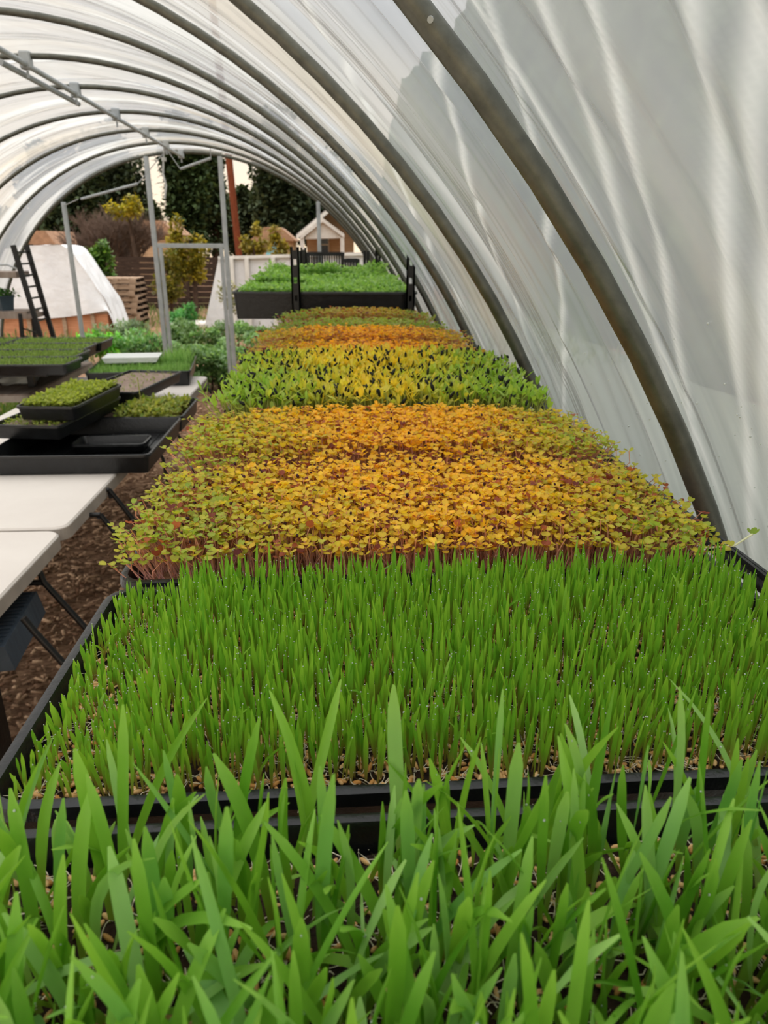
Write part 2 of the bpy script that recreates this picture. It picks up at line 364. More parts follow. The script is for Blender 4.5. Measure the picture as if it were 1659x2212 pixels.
def seedlings(P, Hh, leafs, leafl, sr, stem_lo, stem_hi, leafc, T, TF, elev, splay, hull=0, hullc=(.02, .015, .02), hsize=(.003, .003, .004), spread=None, pair_gap=.0):
    """stem + two seed leaves (+ hull) per plant -> V,F,C"""
    n = len(P); tilt = rng.normal(0, splay, n); taz = rng.uniform(0, 2*PI, n)
    top = P+np.stack([np.cos(taz)*tilt*Hh, np.sin(taz)*tilt*Hh, Hh], 1)
    if spread is not None: top[:, :2] += spread*Hh[:, None]
    Vs, Fs, ss = stems(P, top, sr, rng.normal(0, .004, (n, 2)))
    Cs = mixc(stem_lo, stem_hi, np.tile(ss, (n, 1))**1.4)*rng.uniform(.75, 1.15, (n, 1, 1))
    az = rng.uniform(0, 2*PI, n); Vl = []; Cl = []
    for q in (0, 1):
        a = az+q*PI+rng.normal(0, .35, n); el = elev[0]+rng.normal(0, elev[1], n)
        sz = leafs*rng.uniform(.75, 1.2, n); ln = leafl*rng.uniform(.8, 1.2, n)
        pos = top-np.array([0, 0, .001]); pos = pos+np.stack([np.cos(a), np.sin(a), 0*a], 1)*pair_gap
        Vl.append(inst(T, leafR(a, el), np.stack([sz, ln, sz], 1), pos))
        cc = leafc*rng.uniform(.85, 1.12, (n, 1)); Cl.append(np.repeat(cc[:, None], len(T), 1)*np.where(np.arange(len(T)) == len(T)-1, 1.12, .96)[None, :, None])
    V = [Vs]+Vl; C = [Cs]+Cl; F = [Fs, TF+Vs.shape[1], TF+Vs.shape[1]+len(T)]
    V = np.concatenate(V, 1); C = np.concatenate(C, 1); F = np.concatenate(F)
    H = None
    if hull:
        k = rng.random(n) < hull; E, EF = ellipsoid(6, 4); nk = k.sum()
        R = rot_from(rng.uniform(0, 2*PI, nk), np.abs(rng.normal(.5, .5, nk)), rng.uniform(0, 2*PI, nk))
        HV = inst(E, R, np.tile(hsize, (nk, 1))*rng.uniform(.7, 1.2, (nk, 1)), top[k]+np.array([0, 0, leafl*.45])+rng.normal(0, leafl*.2, (nk, 3)))
        H = (HV, EF, np.tile(np.array(hullc), (nk, len(E), 1))*rng.uniform(.6, 1.6, (nk, 1, 1)))
    return V, F, C, H
def foliage(n, center, size, leaf, c1, c2, name='foliage', parent=None, mat='tree_leaf', shell=.6, up=False, elong=1.7, kind=None):
    """leaves scattered through clumps of an uneven crown; one mesh"""
    k = max(6, int(n/160)); u = rng.normal(size=(k, 3)); u /= np.linalg.norm(u, axis=1)[:, None]
    cc = u*rng.uniform(.35, .82, (k, 1))*np.array(size)/2
    j = rng.integers(0, k, n); v = rng.normal(size=(n, 3)); v /= np.linalg.norm(v, axis=1)[:, None]
    P = cc[j]+v*rng.uniform(shell, 1, (n, 1))*np.array(size)*rng.uniform(.14, .2, (k, 1))[j]+np.array(center)
    Q = np.array([(0, 0, 0), (.5, .5*elong, .08), (0, elong, 0), (-.5, .5*elong, .08)]); QF = np.array([[0, 1, 2], [0, 2, 3]])
    V = inst(Q, leafR(rng.uniform(0, 2*PI, n), rng.normal(.4 if up else 0, .6, n)), np.full((n, 3), leaf)*rng.uniform(.6, 1.4, (n, 1)), P)
    C = mixc(lin(c1), lin(c2), rng.random(n))[:, None, :]*rng.uniform(.7, 1.2, (k, 1, 1))[j]*np.ones((1, 4, 1))
    F = (QF[None]+(np.arange(n)*4)[:, None, None]).reshape(-1, 3)
    return mk(name, V.reshape(-1, 3), F, M[mat], parent, C=C.reshape(-1, 3), kind=kind)

# ================================================================== SETTING
g = B(); nx, ny = 60, 120
X = np.linspace(-26, 26, nx); Y = np.concatenate([np.linspace(-2.5, 8, 70), np.linspace(8.4, 90, 50)])
XX, YY = np.meshgrid(X, Y); ZZ = .012*np.sin(XX*1.7+YY)*np.cos(YY*1.3)-.012
V = np.stack([XX, YY, ZZ], -1).reshape(-1, 3)
F = np.array([[j*nx+i, j*nx+i+1, (j+1)*nx+i+1, (j+1)*nx+i] for j in range(ny-1) for i in range(nx-1)])
fl = mk('floor', V, F, M['mulch'], smooth=True, kind='structure'); fl['label'] = 'brown wood chip mulch covering the ground'; 
# loose chips
n = 14000; P = np.stack([rng.uniform(-1.9, .0, n), rng.uniform(.7, 7.4, n), rng.uniform(-.006, .012, n)], 1)
E = np.array([(-.5, -.5, -.5), (.5, -.5, -.5), (.5, .5, -.5), (-.5, .5, -.5), (-.4, -.5, .5), (.5, -.4, .5), (.4, .5, .5), (-.5, .4, .5)])
EF = np.array([[3, 2, 1], [3, 1, 0], [4, 5, 6], [4, 6, 7], [0, 1, 5], [0, 5, 4], [1, 2, 6], [1, 6, 5], [2, 3, 7], [2, 7, 6], [3, 0, 4], [3, 4, 7]])
Vc = inst(E, rot_from(rng.uniform(0, 2*PI, n), np.abs(rng.normal(0, .25, n)), rng.uniform(0, 2*PI, n)), np.stack([rng.uniform(.012, .055, n), rng.uniform(.004, .014, n), rng.uniform(.003, .007, n)], 1), P)
Cc = mixc(lin('7a5a44'), lin('dbb896'), rng.random(n)**1.3)[:, None, :]*np.ones((1, 8, 1))
o = emit('wood_chips', Vc, EF, Cc, M['chip'], None, smooth=False); tag(o, 'loose brown wood chips strewn on the path between bench and tables', 'wood chips')

# tunnel arch
XC, ZC, AA, BB = -1.288, .179, 1.955, 2.019
YR = [.746, 1.491, 2.237, 3.061, 3.734, 4.379, 5.129, 5.886, 6.563, 7.177]
def arch(phi, off=0.0):
    if phi < 0: return (XC+AA+off, ZC+phi*BB)
    if phi > PI: return (XC-AA-off, ZC-(phi-PI)*BB)
    return (XC+(AA+off)*math.cos(phi), ZC+(BB+off)*math.sin(phi))
PB = .179/BB
frame = empty('tunnel_frame', (0, 0, 0), 'grey galvanised pipe frame of arched hoops with ridge pipe and open end wall posts', 'greenhouse frame')
phis = np.linspace(-PB, PI+PB, 64)
for y in [-.02]+YR:
    b = B(); b.tube([(arch(p)[0], y, arch(p)[1]) for p in phis], .0125 if y < 7 else .015, 14); b.out('hoop', M['galv'], frame, smooth=True)
b = B(); b.tube([(-1.345, -.8, 2.163), (-1.345, 3.7, 2.163), (-1.345, 7.2, 2.163)], .0125, 12); b.out('ridge_pipe', M['galv_dull'], frame, True)
b = B(); b.tube([(-1.385, 3.55, 2.135), (-1.375, 4.5, 2.135)], .013, 10); b.out('splice_pipe', M['galv_dull'], frame, True)
for y in YR:
    b = B(); b.box(-1.37, -1.32, y-.02, y+.02, 2.145, 2.215, .006); b.tube([(-1.345, y, 2.14), (-1.345, y, 2.11)], .006, 8); b.out('clamp', M['galv_dull'], frame)
pb_ = min(np.linspace(.3, 1.6, 400), key=lambda q: abs(project((arch(q)[0], .746, arch(q)[1]))[1]-40)); b = B(); b.tube([(arch(pb_)[0]+.002, .736, arch(pb_)[1]-.002), (arch(pb_)[0]+.001, .7315, arch(pb_)[1]-.004)], .0028, 10); b.out('bolt', M['galv_dull'], frame)
for x, zt, w_ in ((-1.66, 2.155, .042), (-1.0, 2.165, .042), (-2.443, 1.77, .036), (-.12, 1.8, .036)):
    b = B(); b.box(x-w_/2, x+w_/2, 7.16, 7.195, 0, zt, .004); b.out('end_post', M['galv_dull'], frame)
for x in (-1.612, -1.046):
    b = B(); b.box(x-.017, x+.017, 7.165, 7.19, 0, 1.385, .003); b.out('door_jamb', M['galv_dull'], frame)
b = B(); b.box(-1.64, -1.02, 7.165, 7.19, 1.385, 1.425, .003); b.out('door_header', M['galv_dull'], frame)
for a, c in ((atY(175, 430, 6.6), atY(297, 397, 6.6)), (atY(390, 365, 6.6), atY(455, 342, 6.6))):
    b = B(); b.tube([a, c], .011, 8); b.out('brace_pipe', M['galv_dull'], frame, True)
for w_ in ([(-2.12, 6.59, 1.765), (-2.44, 7.17, 1.74)], [(-1.615, 6.6, 1.892), (-1.345, 6.58, 2.15)], [(-1.255, 6.6, 2.007), (-1.345, 6.57, 2.15)], [(-.995, 6.6, 2.092), (-.99, 6.57, 2.17)]):
    b = B(); b.tube(w_, .0035, 6); b.out('brace_wire', M['galv_dull'], frame)
b = B(); b.tube([atY(355, 322, 6.6), atY(353, 345, 6.6), atY(352, 375, 6.6), atY(359, 400, 6.6), atY(356, 430, 6.6)], .008, 8); b.tube([atY(354, 340, 6.6), atY(354, 348, 6.6)], .02, 8)
tag(b.out('hanging_wire', M['white_coat'], None, True), 'short white wire hanging from the ridge pipe near the open end', 'wire')

# film with folds
ys = np.concatenate([np.arange(-.6, 2.2, .007), np.arange(2.2, 7.21, .02)]); ph = np.concatenate([np.linspace(-PB, 1.45, 640), np.linspace(1.465, PI+PB, 110)])
PH, YS = np.meshgrid(ph, ys)
disp = np.zeros_like(PH)
yr = np.array([-.02]+YR)
near = np.min(np.abs(YS[..., None]-yr), -1)
sag = np.clip(near/.36, 0, 1)
disp -= .012*sag**1.3
for k in range(260):
    y0 = rng.uniform(-1, 7.2); p0 = rng.uniform(-.2, 3.3); sl = rng.normal(0, .16); wdt = rng.uniform(.013, .030)*(1 if y0 < 2.6 else 1.8); amp = rng.uniform(.003, .013)*rng.choice([1, 1, -1])
    ln = rng.uniform(.35, 1.1); cv = rng.normal(0, .06)
    dline = (YS-(y0+sl*(PH-p0)+cv*(PH-p0)**2))/wdt/np.sqrt(1+((sl+2*cv*(PH-p0))/2)**2)
    disp += amp*np.exp(-dline**2)*np.exp(-((PH-p0)/ln)**2)*np.clip(near/.07, 0, 1)
def film_hit(px, py):
    d = ray(px, py); t_ = .2
    while t_ < 9:
        x, z = d.x*t_, CAMZ+d.z*t_
        if ((x-XC)/(AA+.015))**2+(max(z-ZC, 0)/(BB+.015))**2 >= 1: return math.atan2((z-ZC)/BB, (x-XC)/AA), d.y*t_
        t_ += .004
crease = np.zeros_like(PH)
for wc, line in ((.013, [(1176, 0), (1211, 117), (1264, 294), (1317, 411), (1364, 588), (1400, 700)]),
                 (.009, [(1293, 0), (1317, 117), (1346, 253), (1387, 411), (1423, 588), (1458, 752), (1481, 870)]),
                 (.014, [(1511, 0), (1534, 117), (1540, 235), (1558, 411), (1570, 588), (1587, 734), (1605, 940), (1617, 1116)]),
                 (.012, [(941, 117), (994, 282), (1035, 441), (1070, 546), (1094, 617)]),
                 (.008, [(1176, 435), (1205, 540), (1214, 646), (1217, 852)]),
                 (.009, [(1023, 20), (1129, 175), (1223, 352), (1299, 505), (1388, 675), (1446, 810), (1505, 960)]),
                 (.020, [(820, 300), (870, 400), (930, 520), (985, 640)]), (.016, [(1640, 0), (1650, 300), (1656, 700)])):
    hits = sorted(film_hit(*q) for q in line); hp_ = np.array([h[0] for h in hits]); hy_ = np.array([h[1] for h in hits])
    cf = np.polyfit(hp_, hy_, 2); yl = np.polyval(cf, PH); nr = np.sqrt(1+(np.polyval(np.polyder(cf), PH)/2)**2)
    fade = np.clip((PH-hp_[0]+.12)/.12, 0, 1)*np.clip((hp_[-1]+.25-PH)/.2, 0, 1)
    gsn = np.exp(-((YS-yl)/nr/(wc*.5+.003))**2)*fade; crease = np.maximum(crease, gsn); disp -= .0015*gsn
disp = np.clip(disp, -.045, .02)
off = .020+disp
VX = np.where(PH < 0, XC+AA+off, np.where(PH > PI, XC-AA-off, XC+(AA+off)*np.cos(PH)))
VZ = np.where(PH < 0, ZC+PH*BB, np.where(PH > PI, ZC-(PH-PI)*BB, ZC+(BB+off)*np.sin(PH)))
nph = len(ph); V = np.stack([VX, YS, VZ], -1).reshape(-1, 3)
jj, ii = np.meshgrid(np.arange(len(ys)-1), np.arange(nph-1), indexing='ij')
a = (jj*nph+ii).ravel(); F = np.stack([a, a+1, a+nph+1, a+nph], 1)
film = mk('ceiling', V, F, M['film'], smooth=True, kind='structure', uv=np.stack([PH*2, YS], -1).reshape(-1, 2))
ca = film.data.attributes.new('crease', 'FLOAT', 'POINT'); ca.data.foreach_set('value', crease.ravel().astype(np.float32))
film['label'] = 'milky wrinkled greenhouse film stretched over the hoops'
n = 1300; dy = np.abs(rng.normal(0, .3, n))*1.2+.35; dp = rng.uniform(.05, .62, n); keep = rng.random(n) < np.exp(-((dp-.2)/.3)**2)
dy, dp = dy[keep], dp[keep]; n = len(dy); E, EF = ellipsoid(6, 4)
di = np.clip(np.searchsorted(ys, dy), 0, len(ys)-1); dk = np.clip(np.searchsorted(ph, dp), 0, nph-1)
Vd = inst(E, rot_from(np.zeros(n), np.zeros(n), np.zeros(n)), np.stack([rng.uniform(.0012, .0026, n)]*3, 1), np.stack([VX[di, dk], YS[di, dk], VZ[di, dk]], 1)-np.array([.0012, 0, .0008]))
emit('condensation_drops', Vd, EF, np.ones(Vd.shape), M['water'], film)

# ================================================================== LONG BENCH
bench = empty('shelf_rack', (0.1, 1.3, 0), 'long rack with white wire shelf and black side beam carrying the row of seedling trays', 'rack')
def bch(b, name, mat, smooth=False):
    for v in b.v: v -= np.array([.1, 1.3, 0])
    return b.out(name, mat, bench, smooth)
b = B()
for y in np.arange(-.1, 2.8, .115): b.tube([(-.17, y, 1.083), (.437, y, 1.083)], .003, 6)
for x in (-.15, .0, .15, .3): b.tube([(x, -.1, 1.0775), (x, 2.78, 1.0775)], .003, 6)
b.tube([(.425, -.1, 1.0895), (.425, 2.78, 1.0895)], .0037, 8)
bch(b, 'wire_shelf', M['white_coat'], True)
b = B(); b.box(.433, .447, -.1, 2.62, 1.065, 1.107, .005); bch(b, 'side_beam', M['black'], False)
b = B(); b.box(-.165, -.151, -.1, 2.78, 1.045, 1.078, .003); bch(b, 'side_beam', M['black'], False)
for x, y in ((.425, -.1), (.3, 2.79), (-.15, -.1), (-.15, 2.79)):
    b = B(); b.box(x-.013, x+.013, y-.013, y+.013, 0, 1.06, .002); bch(b, 'leg', M['black_steel'])

TW, TD, TH, TZ = .565, .262, .052, 1.0865
TX = .083
SOIL = TZ+TH-.012
def tray_thing(y0, label, w=TW, d=TD, cx=TX, z=TZ, h=TH, soil=True, soilm='soil', fill=.012, rz=0, group=None, name='seedling_tray'):
    t_ = empty(name, (cx, y0+d/2, z), label, 'tray', group, rz)
    tray_mesh(w, d, h, 'tray_shell', M['black'], t_)
    if soil:
        nx_, ny_ = 40, 20; X = np.linspace(-w/2+.0165, w/2-.0165, nx_); Y = np.linspace(-d/2+.0165, d/2-.0165, ny_); XX, YY = np.meshgrid(X, Y)
        edge = (np.abs(XX) > w/2-.03) | (np.abs(YY) > d/2-.03)
        ZZ = h-fill+rng.normal(0, .0012, XX.shape)-.002*edge
        Vt = np.stack([XX, YY, ZZ], -1).reshape(-1, 3); Vb = Vt.copy(); Vb[:, 2] = .006
        F = [[j*nx_+i, j*nx_+i+1, (j+1)*nx_+i+1, (j+1)*nx_+i] for j in range(ny_-1) for i in range(nx_-1)]
        n0 = len(Vt); F += [[i+n0, (i+nx_)+n0, i+nx_+1+n0, i+1+n0] for j in range(ny_-1) for i in range(j*nx_, j*nx_+nx_-1)]
        F += [[i, i+n0, i+1+n0, i+1] for i in range(nx_-1)]+[[(ny_-1)*nx_+i+1, (ny_-1)*nx_+i+1+n0, (ny_-1)*nx_+i+n0, (ny_-1)*nx_+i] for i in range(nx_-1)]
        F += [[(j+1)*nx_, (j+1)*nx_+n0, j*nx_+n0, j*nx_] for j in range(ny_-1)]+[[j*nx_+nx_-1, j*nx_+nx_-1+n0, (j+1)*nx_+nx_-1+n0, (j+1)*nx_+nx_-1] for j in range(ny_-1)]
        mk('growing_medium', np.concatenate([Vt, Vb]), F, M[soilm], t_, smooth=True)
    return t_
def local(V, t_):
    V = V-np.array(t_.location); c, s = math.cos(-t_.rotation_euler.z), math.sin(-t_.rotation_euler.z)
    return np.stack([V[..., 0]*c-V[..., 1]*s, V[..., 0]*s+V[..., 1]*c, V[..., 2]], -1)
def emit_in(t_, name, V, F, C, mat, top=0, part=None, smooth=True):
    n, m, _ = V.shape; Lc = local(V, t_); idx = np.arange(n)
    if top:
        px, py, d = project(V.mean(1)); tx, ty, td = project(V[:, m-2]); ext = np.linalg.norm(V.max(1)-V.min(1), axis=1)
        vis = (px > 5) & (px < 1654) & (py > 5) & (py < 2207) & (d > .05)
        sc = np.where(vis, ext/np.maximum(d, .05), 0); pick = np.argsort(-sc)[:top]
        for i in pick: mk(part, Lc[i], F, mat, t_, C=C[i], smooth=smooth)
        idx = np.setdiff1d(idx, pick)
    Fa = (F[None]+(np.arange(len(idx))*m)[:, None, None]).reshape(-1, F.shape[1])
    return mk(name, Lc[idx].reshape(-1, 3), Fa, mat, t_, C=C[idx].reshape(-1, 3), smooth=smooth, kind='stuff')
Y0 = [.030, .304, .572, .838, 1.104, 1.370, 1.636, 1.902, 2.168, 2.434]
g_lo, g_hi = np.array(lin('5d9a2e')), np.array(lin('4fa51c'))
def seeds(t_, n, x0, x1, y0, y1, z, dens_front=False):
    P = np.stack([rng.uniform(x0, x1, n), rng.uniform(y0, y1, n), z+rng.uniform(-.001, .003, n)], 1); E, EF = ellipsoid(7, 5)
    k = rng.random(n); S = np.stack([rng.uniform(.0026, .0034, n), rng.uniform(.0024, .003, n), rng.uniform(.0055, .0072, n)], 1)
    V = inst(E, rot_from(rng.uniform(0, 2*PI, n), rng.normal(PI/2, .35, n), rng.uniform(0, 2*PI, n)), S, P)
    C = mixc(lin('b9803f'), lin('e6bd84'), k)[:, None, :]*np.ones((1, len(E), 1))
    emit_in(t_, 'sprouted_grains', V, EF, C, M['matte_pigment'])
    m = int(n*.9); b0 = P[rng.integers(0, n, m)]; a = rng.uniform(0, 2*PI, m); l = rng.uniform(.006, .018, m)
    tp = b0+np.stack([np.cos(a)*l, np.sin(a)*l, rng.uniform(-.001, .005, m)], 1)
    Vr, Fr, sr = stems(b0+[0, 0, .001], tp, .00035, rng.normal(0, .003, (m, 2)), 5, 3)
    emit_in(t_, 'rootlets', Vr, Fr, np.tile(lin('e3d6bd'), (m, 15, 1)), M['matte_pigment'])
# --- tray 1: tall wheatgrass in front
t1 = tray_thing(Y0[0], 'nearest tray, full of tall broad green wheatgrass blades along the bottom of the picture')
x0, x1 = TX-TW/2+.02, TX+TW/2-.02
seeds(t1, 2200, x0, x1, Y0[0]+.02, Y0[0]+TD-.02, SOIL)
P = jgrid(x0, x1, Y0[0]+.02, Y0[0]+TD-.028, 1550, 1.7); n = len(P)
P = np.concatenate([P, np.full((n, 1), SOIL)], 1)
Ln = np.clip(rng.normal(.074, .019, n), .025, .108); W = np.clip(rng.normal(.0052, .0011, n), .0025, .0076)
lean = np.abs(rng.normal(.2, .2, n)); curl = rng.normal(.25, .45, n); bent = rng.random(n) < .13; curl[bent] += rng.uniform(.9, 1.9, bent.sum()); lean[bent] += .25
kp_ = (P[:, 1] < Y0[0]+.185) | (rng.random(n) < .8); P, Ln, W, lean, curl = P[kp_], Ln[kp_], W[kp_], lean[kp_], curl[kp_]; n = len(P)
V, F, s = blades(P, Ln, W, rng.normal(1.0, 1.9, n), lean, curl, rng.normal(0, .7, n), rng.normal(0, .7, n), 9)
base = mixc(lin('68a42e'), lin('92c444'), rng.random(n))
blu = rng.random(n) < .25; base[blu] = mixc(lin('74b052'), lin('a2cc74'), rng.random(blu.sum()))
C = mixc(np.array(lin('86983c')), base[:, None, :], np.clip(np.tile(s, (n, 1))*2.6, 0, 1)); C = mixc(C, np.array(lin('b4e064')), np.tile(np.clip(s-.75, 0, 1)*1.6, (n, 1)))
emit_in(t1, 'wheatgrass', V, F, C, M['leaf'], 100, 'grass_blade')
E, EF = ellipsoid(6, 4); k = rng.choice(n, 160); j = rng.integers(5, 8, 160)*3+1; Pd = V[k, j]+[0, -.0006, .0006]
emit_in(t1, 'dew_drops', inst(E, rot_from(np.zeros(160), np.zeros(160), np.zeros(160)), np.repeat(rng.uniform(.0006, .0014, (160, 1)), 3, 1), Pd), EF, np.ones((160, len(E), 3)), M['water'])
# --- tray 2: short young wheatgrass
t2 = tray_thing(Y0[1], 'second tray from the front, short fine wheatgrass with tan grains showing')
seeds(t2, 4200, x0, x1, Y0[1]+.012, Y0[1]+TD-.02, SOIL)
P = jgrid(x0-.004, x1+.004, Y0[1]+.016, Y0[1]+TD-.012, 4700, 1.9); n = len(P); P = np.concatenate([P, np.full((n, 1), SOIL)], 1)
edge = np.minimum((P[:, 0]-x0)/.06, 1).clip(.55, 1)
Ln = np.clip(rng.normal(.041, .006, n), .018, .055)*edge*(.92+.12*(P[:, 1]-Y0[1])/TD); W = np.clip(rng.normal(.0024, .0005, n), .0013, .0037)
lean = np.abs(rng.normal(.07, .07, n)); curl = rng.normal(.06, .12, n); b_ = rng.random(n) < .03; curl[b_] += 1.0
V, F, s = blades(P, Ln, W, rng.uniform(0, 2*PI, n), lean, curl, rng.normal(0, .6, n), rng.normal(0, .4, n), 6)
base = mixc(lin('72ac30'), lin('9cc840'), rng.random(n))
C = mixc(np.array(lin('a08a45')), base[:, None, :], np.clip(np.tile(s, (n, 1))*2.4-.25, 0, 1))
emit_in(t2, 'wheatgrass', V, F, C, M['leaf'], 100, 'grass_blade')
k = rng.choice(n, 1800, False); m = len(k)
emit_in(t2, 'dew_drops', inst(E, rot_from(np.zeros(m), np.zeros(m), np.zeros(m)), np.repeat(rng.uniform(.0005, .0010, (m, 1)), 3, 1), V[k, -2]), EF, np.ones((m, len(E), 3)), M['water'])

# --- radish trays
def radish(t_, y0, n, hgt, leafw, pal, hull=.04, top=0, purple=.05, cen=.06, xr=(x0, x1), sr=.0007, yfront=.35):
    xa, xb = xr
    P = jgrid(xa-.006, xb+.006, y0+.014, y0+TD-.012, n, 1.6); n = len(P); P = np.concatenate([P, np.full((n, 1), SOIL)], 1)
    u = (P[:, 0]-(xa+xb)/2)/((xb-xa)/2); v = (P[:, 1]-y0)/TD
    Hh = hgt*(1-.22*np.abs(u)**3)*rng.uniform(.8, 1.1, n)*(1-.15*(v < .12))
    warm = np.clip(1.22-1.25*np.abs(u-cen)**1.5+yfront*(v-.5)+rng.normal(0, .22, n), 0, 1)
    col = mixc(mixc(pal[0], pal[1], rng.random(n)), mixc(pal[2], pal[3], rng.random(n)), warm)
    od = rng.random(n) < purple; col[od] = mixc(lin('6e2a2e'), lin('c06a3c'), rng.random(od.sum()))
    edgev = np.stack([np.sign(u)*np.clip(np.abs(u)-.86, 0, 1)*5, np.where(v < .1, -.35, 0)], 1)*rng.uniform(.3, 1, (n, 1))
    V, F, C, H = seedlings(P, Hh, leafw, leafw*.86, sr, np.array(lin('f6c4cc')), np.array(lin('f2bc9c')), col, KID, KIDF, (.28, .38), .16, hull, lin('35151f'), (.0032, .0032, .0042), edgev, .001)
    emit_in(t_, 'microgreens', V, F, C, M['shoot'], top, 'seedling')
    if H: emit_in(t_, 'seed_hulls', H[0], H[1], H[2], M['matte_pigment'])
GO = [np.array(lin(c)) for c in ('a2bc48', 'd0c84a', 'ffc434', 'ffdc4a')]
OR = [np.array(lin(c)) for c in ('a8b048', 'd9aa3c', 'ffb02a', 'ffc838')]
GR = [np.array(lin(c)) for c in ('7c9a44', '98a84c', '98b04e', 'b8ba58')]
t3 = tray_thing(Y0[2], 'third tray from the front, pink stemmed radish microgreens right behind the wheatgrass', soilm='mat_felt')
radish(t3, Y0[2], 4600, .047, .0075, GO, .05, 100, .12, yfront=.7)
t4 = tray_thing(Y0[3], 'fourth tray from the front, golden radish microgreens just before the sunflower shoots', soilm='mat_felt')
radish(t4, Y0[3], 4000, .056, .0078, [GO[0], GO[1], GO[2], np.array(lin('ffcc3c'))], .02, 100, .06, .02, yfront=.3)
# --- sunflower trays
def sunflower(t_, y0, n, hgt, top, warmth):
    P = jgrid(x0-.004, x1+.004, y0+.016, y0+TD-.014, n, 1.5); n = len(P); P = np.concatenate([P, np.full((n, 1), SOIL)], 1)
    u = (P[:, 0]-TX)/(TW/2); v = (P[:, 1]-y0)/TD
    warm = np.clip(warmth+1.0-1.7*np.abs(u+.05)+rng.normal(0, .2, n), 0, 1)
    col = mixc(mixc(lin('98bf4c'), lin('bcd25c'), rng.random(n)), mixc(lin('eee05c'), lin('ffd640'), rng.random(n)), warm)
    Hh = hgt*rng.uniform(.72, 1.1, n)*(1-.15*np.abs(u)**3)
    edgev = np.stack([np.sign(u)*np.clip(np.abs(u)-.85, 0, 1)*5, 0*u], 1)*rng.uniform(.3, 1, (n, 1))
    V, F, C, H = seedlings(P, Hh, .0078, .0165, .0013, np.array(lin('d9d49a')), np.array(lin('c9cf6a')), col, OVAL, OVALF, (.85, .35), .13, .36, lin('1a1c18'), (.0042, .0058, .0125), edgev, .001)
    emit_in(t_, 'microgreens', V, F, C, M['shoot'], top, 'seedling'); emit_in(t_, 'seed_hulls', H[0], H[1], H[2], M['matte_pigment'])
t5 = tray_thing(Y0[4], 'fifth tray from the front, pale sunflower shoots with many black seed hulls', soilm='mat_felt'); sunflower(t5, Y0[4], 1350, .066, 100, .1)
t6 = tray_thing(Y0[5], 'sixth tray from the front, yellow sunflower shoots next to the orange microgreens', soilm='mat_felt'); sunflower(t6, Y0[5], 1350, .068, 100, .5)
t7 = tray_thing(Y0[6], 'seventh tray from the front, bright orange microgreens directly behind the sunflower shoots', soilm='mat_felt'); radish(t7, Y0[6], 2400, .056, .0085, OR, 0, 0, .12)
t8 = tray_thing(Y0[7], 'eighth tray from the front, orange microgreens bordering the dull green trays', soilm='mat_felt'); radish(t8, Y0[7], 2400, .066, .0085, OR, 0, 0, .12)
t9 = tray_thing(Y0[8], 'ninth tray from the front, dull green microgreens behind the orange ones', soilm='mat_felt', w=.52); radish(t9, Y0[8], 2200, .062, .009, GR, 0, 0, .05, xr=(TX-.24, TX+.24))
t10 = tray_thing(Y0[9], 'last tray of the long row, green microgreens with orange tips against the black rack', soilm='mat_felt', w=.50); radish(t10, Y0[9], 2200, .074, .009, [GR[0], GR[1], GR[3], np.array(lin('c98f38'))], 0, 0, .15, xr=(TX-.23, TX+.23))
# strays at the right edge of tray 3
b = B(); b.tube([(.35, .62, 1.137), (.395, .615, 1.142), (.415, .62, 1.152)], .0011, 6)
sv = empty('fallen_seedling', (.35, .62, 1.137), 'single pale seedling leaning over the black beam at the right', 'seedling')
for v in b.v: v -= np.array([.35, .62, 1.137])
b.out('stem', simple('pale_stem', 'cfd3a0', 'e0dfb8', 50), sv, True)
Vl = inst(KID, leafR(np.array([.2, 1.4]), np.array([.8, .4])), np.full((2, 3), .0085), np.array([[.065, 0, .015]]*2)).reshape(-1, 3)
mk('leaf', Vl, np.concatenate([KIDF, KIDF+13]), M['shoot'], sv, C=lin('9db84a'))
# ================================================================== BLACK RACK BEHIND THE ROW
def slotted_post(t_, x, y, ztop, wd=.033, zb=0.0, loc=(0, 0, 0), pitch=.066):
    b = B(); lx, ly = x-loc[0], y-loc[1]; h = .013
    for s in (-1, 1): b.box(lx+s*(wd/2-h/4)-h/4-.0028*0, lx+s*(wd/2-h/4)+h/4, ly-.002, ly+.002, zb, ztop)
    b.box(lx-wd/2, lx-.006, ly-.002, ly+.002, zb, ztop); b.box(lx+.006, lx+wd/2, ly-.002, ly+.002, zb, ztop)
    z = ztop
    while z-pitch+.022 > zb:
        b.box(lx-.0061, lx+.0061, ly-.002, ly+.002, max(zb, z-pitch+.022), z-.012 if z == ztop else z); z -= pitch
    b.box(lx+wd/2-.003, lx+wd/2, ly, ly+.033, zb, ztop)
    return b.out('slotted_post', M['black_steel'], t_)
RL = (.08, 3.62, 0)
rk = empty('shelving_rack', RL, 'black slotted steel rack behind the row, holding deep trays of bright green shoots', 'rack')
for x, y in ((-.142, 2.85), (.303, 2.85), (-.168, 4.42), (.272, 4.42)): slotted_post(rk, x, y, 1.413 if y < 3 else 1.405, .034, 0, RL)
b = B()
for y in (2.862, 4.40): b.box(-.155-RL[0], .30-RL[0], y-RL[1]-.006, y-RL[1]+.006, 1.105, 1.135)
for x in (-.15, .285): b.box(x-RL[0]-.006, x-RL[0]+.006, 2.87-RL[1], 4.40-RL[1], 1.105, 1.135)
b.out('shelf_beams', M['black_steel'], rk)
b = B()
for k in range(16): y = 2.88+k*.1-RL[1]; b.box(-.15-RL[0], .30-RL[0], y-.004, y+.004, 1.136, 1.142)
b.out('wire_shelf', M['white_coat'], rk)
